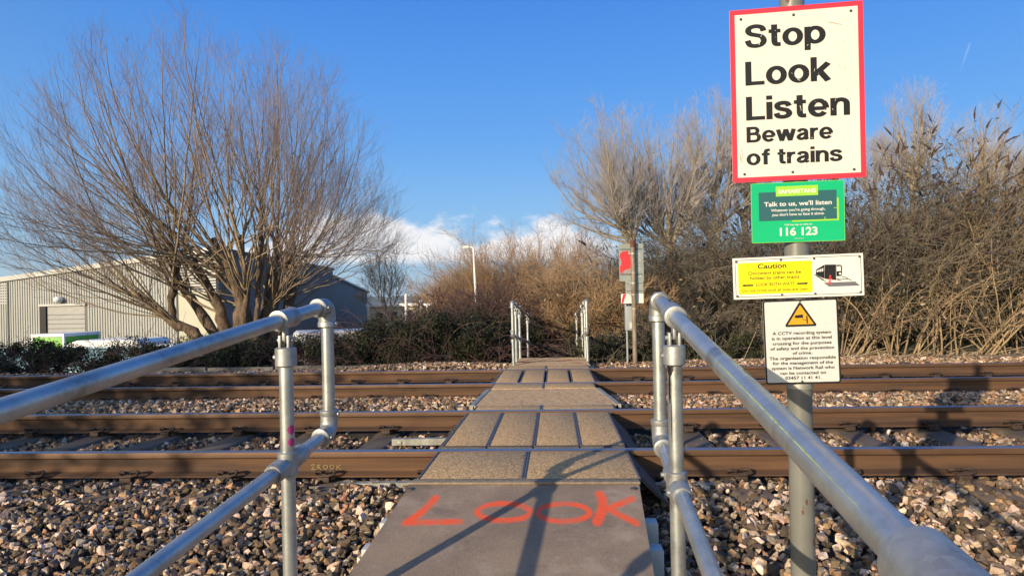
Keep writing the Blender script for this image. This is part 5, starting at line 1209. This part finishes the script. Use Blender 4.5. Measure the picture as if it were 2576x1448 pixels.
# orange-tan tangle right of the landing and dark undergrowth along it
GU = 'scrub along the far side of the line, right of the landing'
for i, (px, py, hw, Yd, a, b, lf, lb) in enumerate(((1500, 640, .9, 14.2, 'scrub', 'scrub', 1500, 'bushy orange-tan tangle just left of the far sign post'), (1560, 690, .8, 13.2, 'scrub', 'scrub', 1800, 'tan tangle directly behind the far sign post'), (1690, 560, 1.0, 14.0, 'scrub2', 'scrub2', 2600, 'brown bush right of the far sign post'), (1800, 530, 1.0, 14.5, 'scrub2', 'scrub2', 3200, 'tall brown bush left of the green sign'), (1640, 770, .7, 12.3, 'scrub2', 'scrub2', 2200, 'low green-brown bush between the far sign post and the right handrail'), (1760, 740, .9, 12.3, 'scrub2', 'scrub2', 3200, 'leafy green-brown bush behind the right handrail'), (1890, 560, .9, 13.6, 'scrub2', 'scrub2', 2600, 'leafy brown bush behind the camera notice'))):
    shrub('scrub_bush', lb, 'shrub', at_base(px, Yd), (hw, .8, hgt(px, py, Yd)), 70 + i, GU, 46, a, b, sub=11, tw=7, fan=.35, r=.011, rtw=.0042, arch=.35, leafn=lf, pal=np.concatenate([LEAFPAL[:4], DRYPAL[:3]]), lw=(1, 1, 1, 1, 1.2, 1.2, 1), hseed=.10 if i in (2, 3) else 0, upw=.1)
# buddleia thicket on the right
GB = 'buddleia thicket right of the near sign post'
for i, (px, py, hw, Yd, lb) in enumerate(((1985, 440, 1.0, 14.2, 'buddleia bush with dark seed heads mostly behind the signs'), (2160, 420, 1.0, 14.0, 'buddleia bush just right of the green sign'), (2290, 390, 1.0, 13.6, 'buddleia bush with leaning pale canes, left of the tallest one'), (2400, 375, 1.0, 14.2, 'buddleia bush below the second bare tree on the right'), (2510, 385, 1.0, 13.4, 'buddleia bush with the thickest cluster of dark seed heads'), (2630, 400, 1.1, 13.8, 'buddleia bush at the right edge of the picture'))):
    shrub('buddleia_bush', lb, 'shrub', at_base(px, Yd), (hw, 1.0, hgt(px, py, Yd) * 1.03), 90 + i, GB, 44, ('scrub2', 'scrub2', 'scrub2', 'scrub2', 'cane', 'cane')[i], ('scrub2', 'scrub2', 'scrub2', 'scrub2', 'cane', 'cane')[i], lean=(.12, -.02), sub=9, tw=5, fan=.42, r=.017, rtw=.0046, arch=.28, hseed=.62, leafn=3200, pal=np.array([(.065, .07, .045), (.095, .095, .062), (.045, .05, .032), (.15, .12, .08), (.06, .042, .036), (.11, .09, .06)]), upw=.2)
for i, (px, py, hw, Yd, lb) in enumerate(((2130, 690, .8, 12.1, 'low dry canes right of the camera notice'), (2270, 610, .9, 12.2, 'leaning pale dry canes in the middle of the thicket foot'), (2420, 610, .9, 12.0, 'pale dry canes at the thicket foot, nearer the right edge'), (2560, 570, .9, 12.1, 'tallest pale dry canes at the right edge'))):
    shrub('dry_canes', lb, 'shrub', at_base(px, Yd), (hw, .5, hgt(px, py, Yd)), 110 + i, 'dry canes at the foot of the thicket', 18, 'cane', 'cane', lean=(.30 - .2 * (i % 2), -.12), sub=3, tw=2, fan=.55, r=.016, rtw=.004, arch=.3, leafn=300, pal=DRYPAL, upw=.1)
# bramble hedge on the left and centre
GH = 'dark brambles along the far side of the line'
def bramble(label, px0, px1, py, Yd, seed, n, lw=(3, 2, 3, .8, 1, .25), Dp=.9, m='purple', canes=26):
    rng = np.random.default_rng(seed); a = Wy(px0, py, Yd); b = Wy(px1, py, Yd); cx = (a.x + b.x) / 2; W = (b.x - a.x) / 2; g = gz(cx, Yd) - .05; Hh = a.z - g
    e = thing('bramble_bush', label, 'bramble', (cx, Yd, g), GH)
    nl_ = int(40 * max(1, W)); lob = np.stack([rng.uniform(-1, 1, nl_) * W, rng.uniform(-1, 1, nl_) * Dp * .8, rng.uniform(.0, .98, nl_) * Hh * 1], 1) + np.array([cx, Yd, g])
    bump = .72 + .33 * np.interp(lob[:, 0], np.linspace(cx - W, cx + W, 9), rng.random(9)); lob[:, 2] = g + (lob[:, 2] - g) * bump
    rad = rng.uniform(.13, .32, nl_) * min(1, Hh); k = rng.integers(0, nl_, n)
    pts = lob[k] + nrm(rng.normal(size=(n, 3))) * (rad[k] * rng.uniform(.35, 1.12, n))[:, None]
    pts = pts[(pts[:, 2] > g) & (pts[:, 2] < g + Hh * 1.12)]
    V, Fq, T = leaves(rng, pts, .027, LEAFPAL * .8, lw); npobj('leaves', V, [Fq], M['leaf'], parent=e, tint=T)
    S0 = np.stack([rng.uniform(-1, 1, canes) * W + cx, rng.uniform(-1, 1, canes) * Dp + Yd, np.full(canes, g)], 1); d = nrm(np.stack([rng.normal(0, .5, canes), rng.normal(-.1, .4, canes), np.ones(canes)], 1)); P = np.empty((canes, 12, 3)); P[:, 0] = S0; ln = Hh * rng.uniform(.9, 1.6, canes)
    for j in range(1, 12): d = nrm(d + np.stack([d[:, 0] * .1, d[:, 1] * .1, np.full(canes, -.16 * j / 8)], 1) + rng.normal(0, .05, (canes, 3))); P[:, j] = P[:, j - 1] + d * (ln / 11)[:, None]
    R1 = np.full((canes, 12), .0065) * np.linspace(1, .5, 12)
    A, Ar = grow(rng, P, R1, 7, (.2, .98), (.4, 1.1), (.25, .55), 5, .7, .2, .1, .5, .0035)
    obj_from('canes', [np_tubes(P, R1, 4), np_tubes(A, Ar, 3)], M[m], e); return e
for i, (x0, x1, py, Yd, n, lb) in enumerate(((-330, -40, 858, 11.9, 12000, 'dark bramble hedge beyond the left edge'), (-60, 190, 862, 11.9, 17000, 'low dark bramble hedge at the far left, below the blue sheet fence'), (180, 420, 858, 12.0, 17000, 'low dark bramble hedge below the white van'), (410, 620, 860, 12.1, 20000, 'low dark bramble hedge below the leaning willow stem'), (600, 800, 858, 12.2, 20000, 'low dark bramble hedge below the willow trunks'), (780, 950, 845, 12.0, 16000, 'dark bramble hedge right of the left handrail, with white showing through'), (920, 1080, 785, 12.1, 19000, 'tall dark bramble clump in front of the low white building'), (1040, 1200, 772, 12.2, 19000, 'tall dark bramble clump left of the far landing'), (1170, 1292, 780, 12.4, 16000, 'dark bramble clump against the left far handrail'))):
    bramble(lb, x0, x1, py, Yd, 130 + i, n, canes=46 if i < 6 else 52)
for i, (px, py, hw, Yd, lb) in enumerate(((1010, 775, .9, 13.4, 'dusky bush with upright shoots behind the tall brambles, left'), (1130, 745, .8, 13.8, 'dusky bush with upright shoots below the street lamp'), (1225, 725, .9, 13.4, 'dusky reddish bush left of the far landing'), (1320, 735, .8, 14.6, 'dark bush hanging over the path behind the far landing'), (1400, 760, .6, 15.0, 'dark bush closing the path behind the far landing'), (870, 830, .8, 14.6, 'dusky low bush with reddish twigs below the lean-to'))):
    shrub('dogwood_bush', lb, 'shrub', at_base(px, Yd), (hw, .8, hgt(px, py, Yd)), 160 + i, 'dusky reddish bushes behind the brambles', 40, 'purple', 'purple', sub=10, tw=7, fan=.3, r=.010, rtw=.0042, arch=.12, leafn=1400 if i in (3, 4) else 500, lw=(2, 2, 2, 1, 2, .5), upw=.3)
for i, (x0, x1, py, Yd, n, lb) in enumerate(((1452, 1500, 858, 11.2, 3600, 'small round ivy bush right of the path'), (1488, 1590, 842, 11.6, 6500, 'ivy covered mound between the far handrail and the far sign post'), (1600, 1720, 850, 11.7, 5500, 'low ivy and grass right of the far sign post'), (1720, 1930, 850, 11.6, 8000, 'low brambles behind the right handrail and camera notice'))):
    bramble(lb, x0, x1, py, Yd, 180 + i, n, lw=(2, 2.5, 1.5, 2, 1, 1.2), Dp=.35, m='scrub2', canes=16)
for i, (x0, x1, py, Yd, n, lb) in enumerate(((1296, 1352, 800, 13.2, 9000, 'brambles with leaves darkened for shade on the left side of the sunken path'), (1425, 1475, 815, 13.0, 8000, 'brambles with leaves darkened for shade on the right side of the sunken path'), (1330, 1460, 780, 17.0, 16000, 'leafy mass darkened for the shade at the end of the sunken path'))):
    bramble(lb, x0, x1, py, Yd, 190 + i, n, lw=(3, 1.5, 4, .3, 1, .05), Dp=.5, canes=24)  # leaf mix weighted dark to stand in for shade over the path
for i, (x0, x1, py, Yd, n, lb) in enumerate(((1960, 2200, 690, 13.0, 13000, 'dark leafy undergrowth behind the camera notice'), (2180, 2420, 700, 13.0, 14000, 'dark leafy undergrowth behind the leaning pale canes'), (2400, 2680, 690, 13.0, 14000, 'dark leafy undergrowth at the right edge'))):
    bramble(lb, x0, x1, py, Yd, 220 + i, n, lw=(2, 2, 2, 1, 2, 1), Dp=.5, m='scrub2', canes=30)
# litter of dead leaves and stalks on the far verge
rng = np.random.default_rng(77); n = 9000; x = np.concatenate([rng.uniform(1.0, 13, n), rng.uniform(-9, -.7, 2500)]); y = rng.uniform(10.35, 12.1, len(x)); z = ground_z(x, y) + np.where(y < 10.9, .14 * (10.9 - y) / .5, 0) + rng.uniform(0, .03, len(x))
V, Fq, T = leaves(rng, np.stack([x, y, z], 1), .034, np.array([(.42, .34, .24), (.30, .22, .14), (.20, .14, .09), (.5, .42, .33), (.12, .09, .06)]), (1, 1.3, 1.3, .6, .8))
k = 500; S0 = np.stack([rng.uniform(.6, 13, k), rng.uniform(10.5, 12.2, k), np.zeros(k)], 1); S0[:, 2] = ground_z(S0[:, 0], S0[:, 1]) + .03; d = nrm(np.stack([rng.normal(0, 1, k), rng.normal(0, .4, k), rng.uniform(-.05, .35, k)], 1)); P = np.stack([S0 + d * t_ * rng.uniform(.2, .8, (k, 1)) for t_ in np.linspace(0, 1, 4)], 1)
V2, F2 = np_tubes(P, np.full((k, 4), .0045), 3)
o = npobj('leaf_litter', np.concatenate([V, V2]), [Fq, F2 + len(V)], M['litter'], tint=np.concatenate([T, np.tile(np.array([[.36, .26, .16]]), (len(V2), 1))]))
tag(o, 'dead leaves and broken stalks strewn along the far verge', 'leaf litter', None, 'stuff')
# a belt of half bare bushes on this side of the line, out of frame behind the left shoulder: it shades the far left verge
for i, (x, y, hh) in enumerate(((-10.1, -1.6, 4.3), (-12.3, -1.4, 5.0), (-14.5, -1.7, 5.6), (-16.9, -1.5, 6.2), (-19.3, -1.2, 6.4), (-21.7, -1.6, 6.4), (-24.3, -1.3, 6.2))):
    shrub('lineside_bush', 'half bare bush beside the line, behind the camera to the left', 'shrub', (x, y, -.9), (1.5, 1.1, hh), 200 + i, 'bushes behind the camera', 50, 'scrub2', 'scrub2', sub=9, tw=5, fan=.32, r=.02, rtw=.008, leafn=3000 + 600 * i, lsize=.09, upw=.25)




# ------------------------------------------------------------------ the air: a box of thin haze round everything, the sky outside it
mb = MB(); mb.box((0, 1500, 28.5), (9000, 3900, 65)); hm = bpy.data.materials.new('air_haze'); hm.use_nodes = True; t = hm.node_tree; t.nodes.clear()
pv = N(t, 'ShaderNodeVolumePrincipled'); pv.inputs['Density'].default_value = 0.00022; pv.inputs['Color'].default_value = (.80, .88, .97, 1); pv.inputs['Anisotropy'].default_value = .2
mo = N(t, 'ShaderNodeOutputMaterial'); L(t, pv.outputs[0], mo.inputs['Volume'])
hz_ = mb.build('haze', hm); hz_['kind'] = 'stuff'
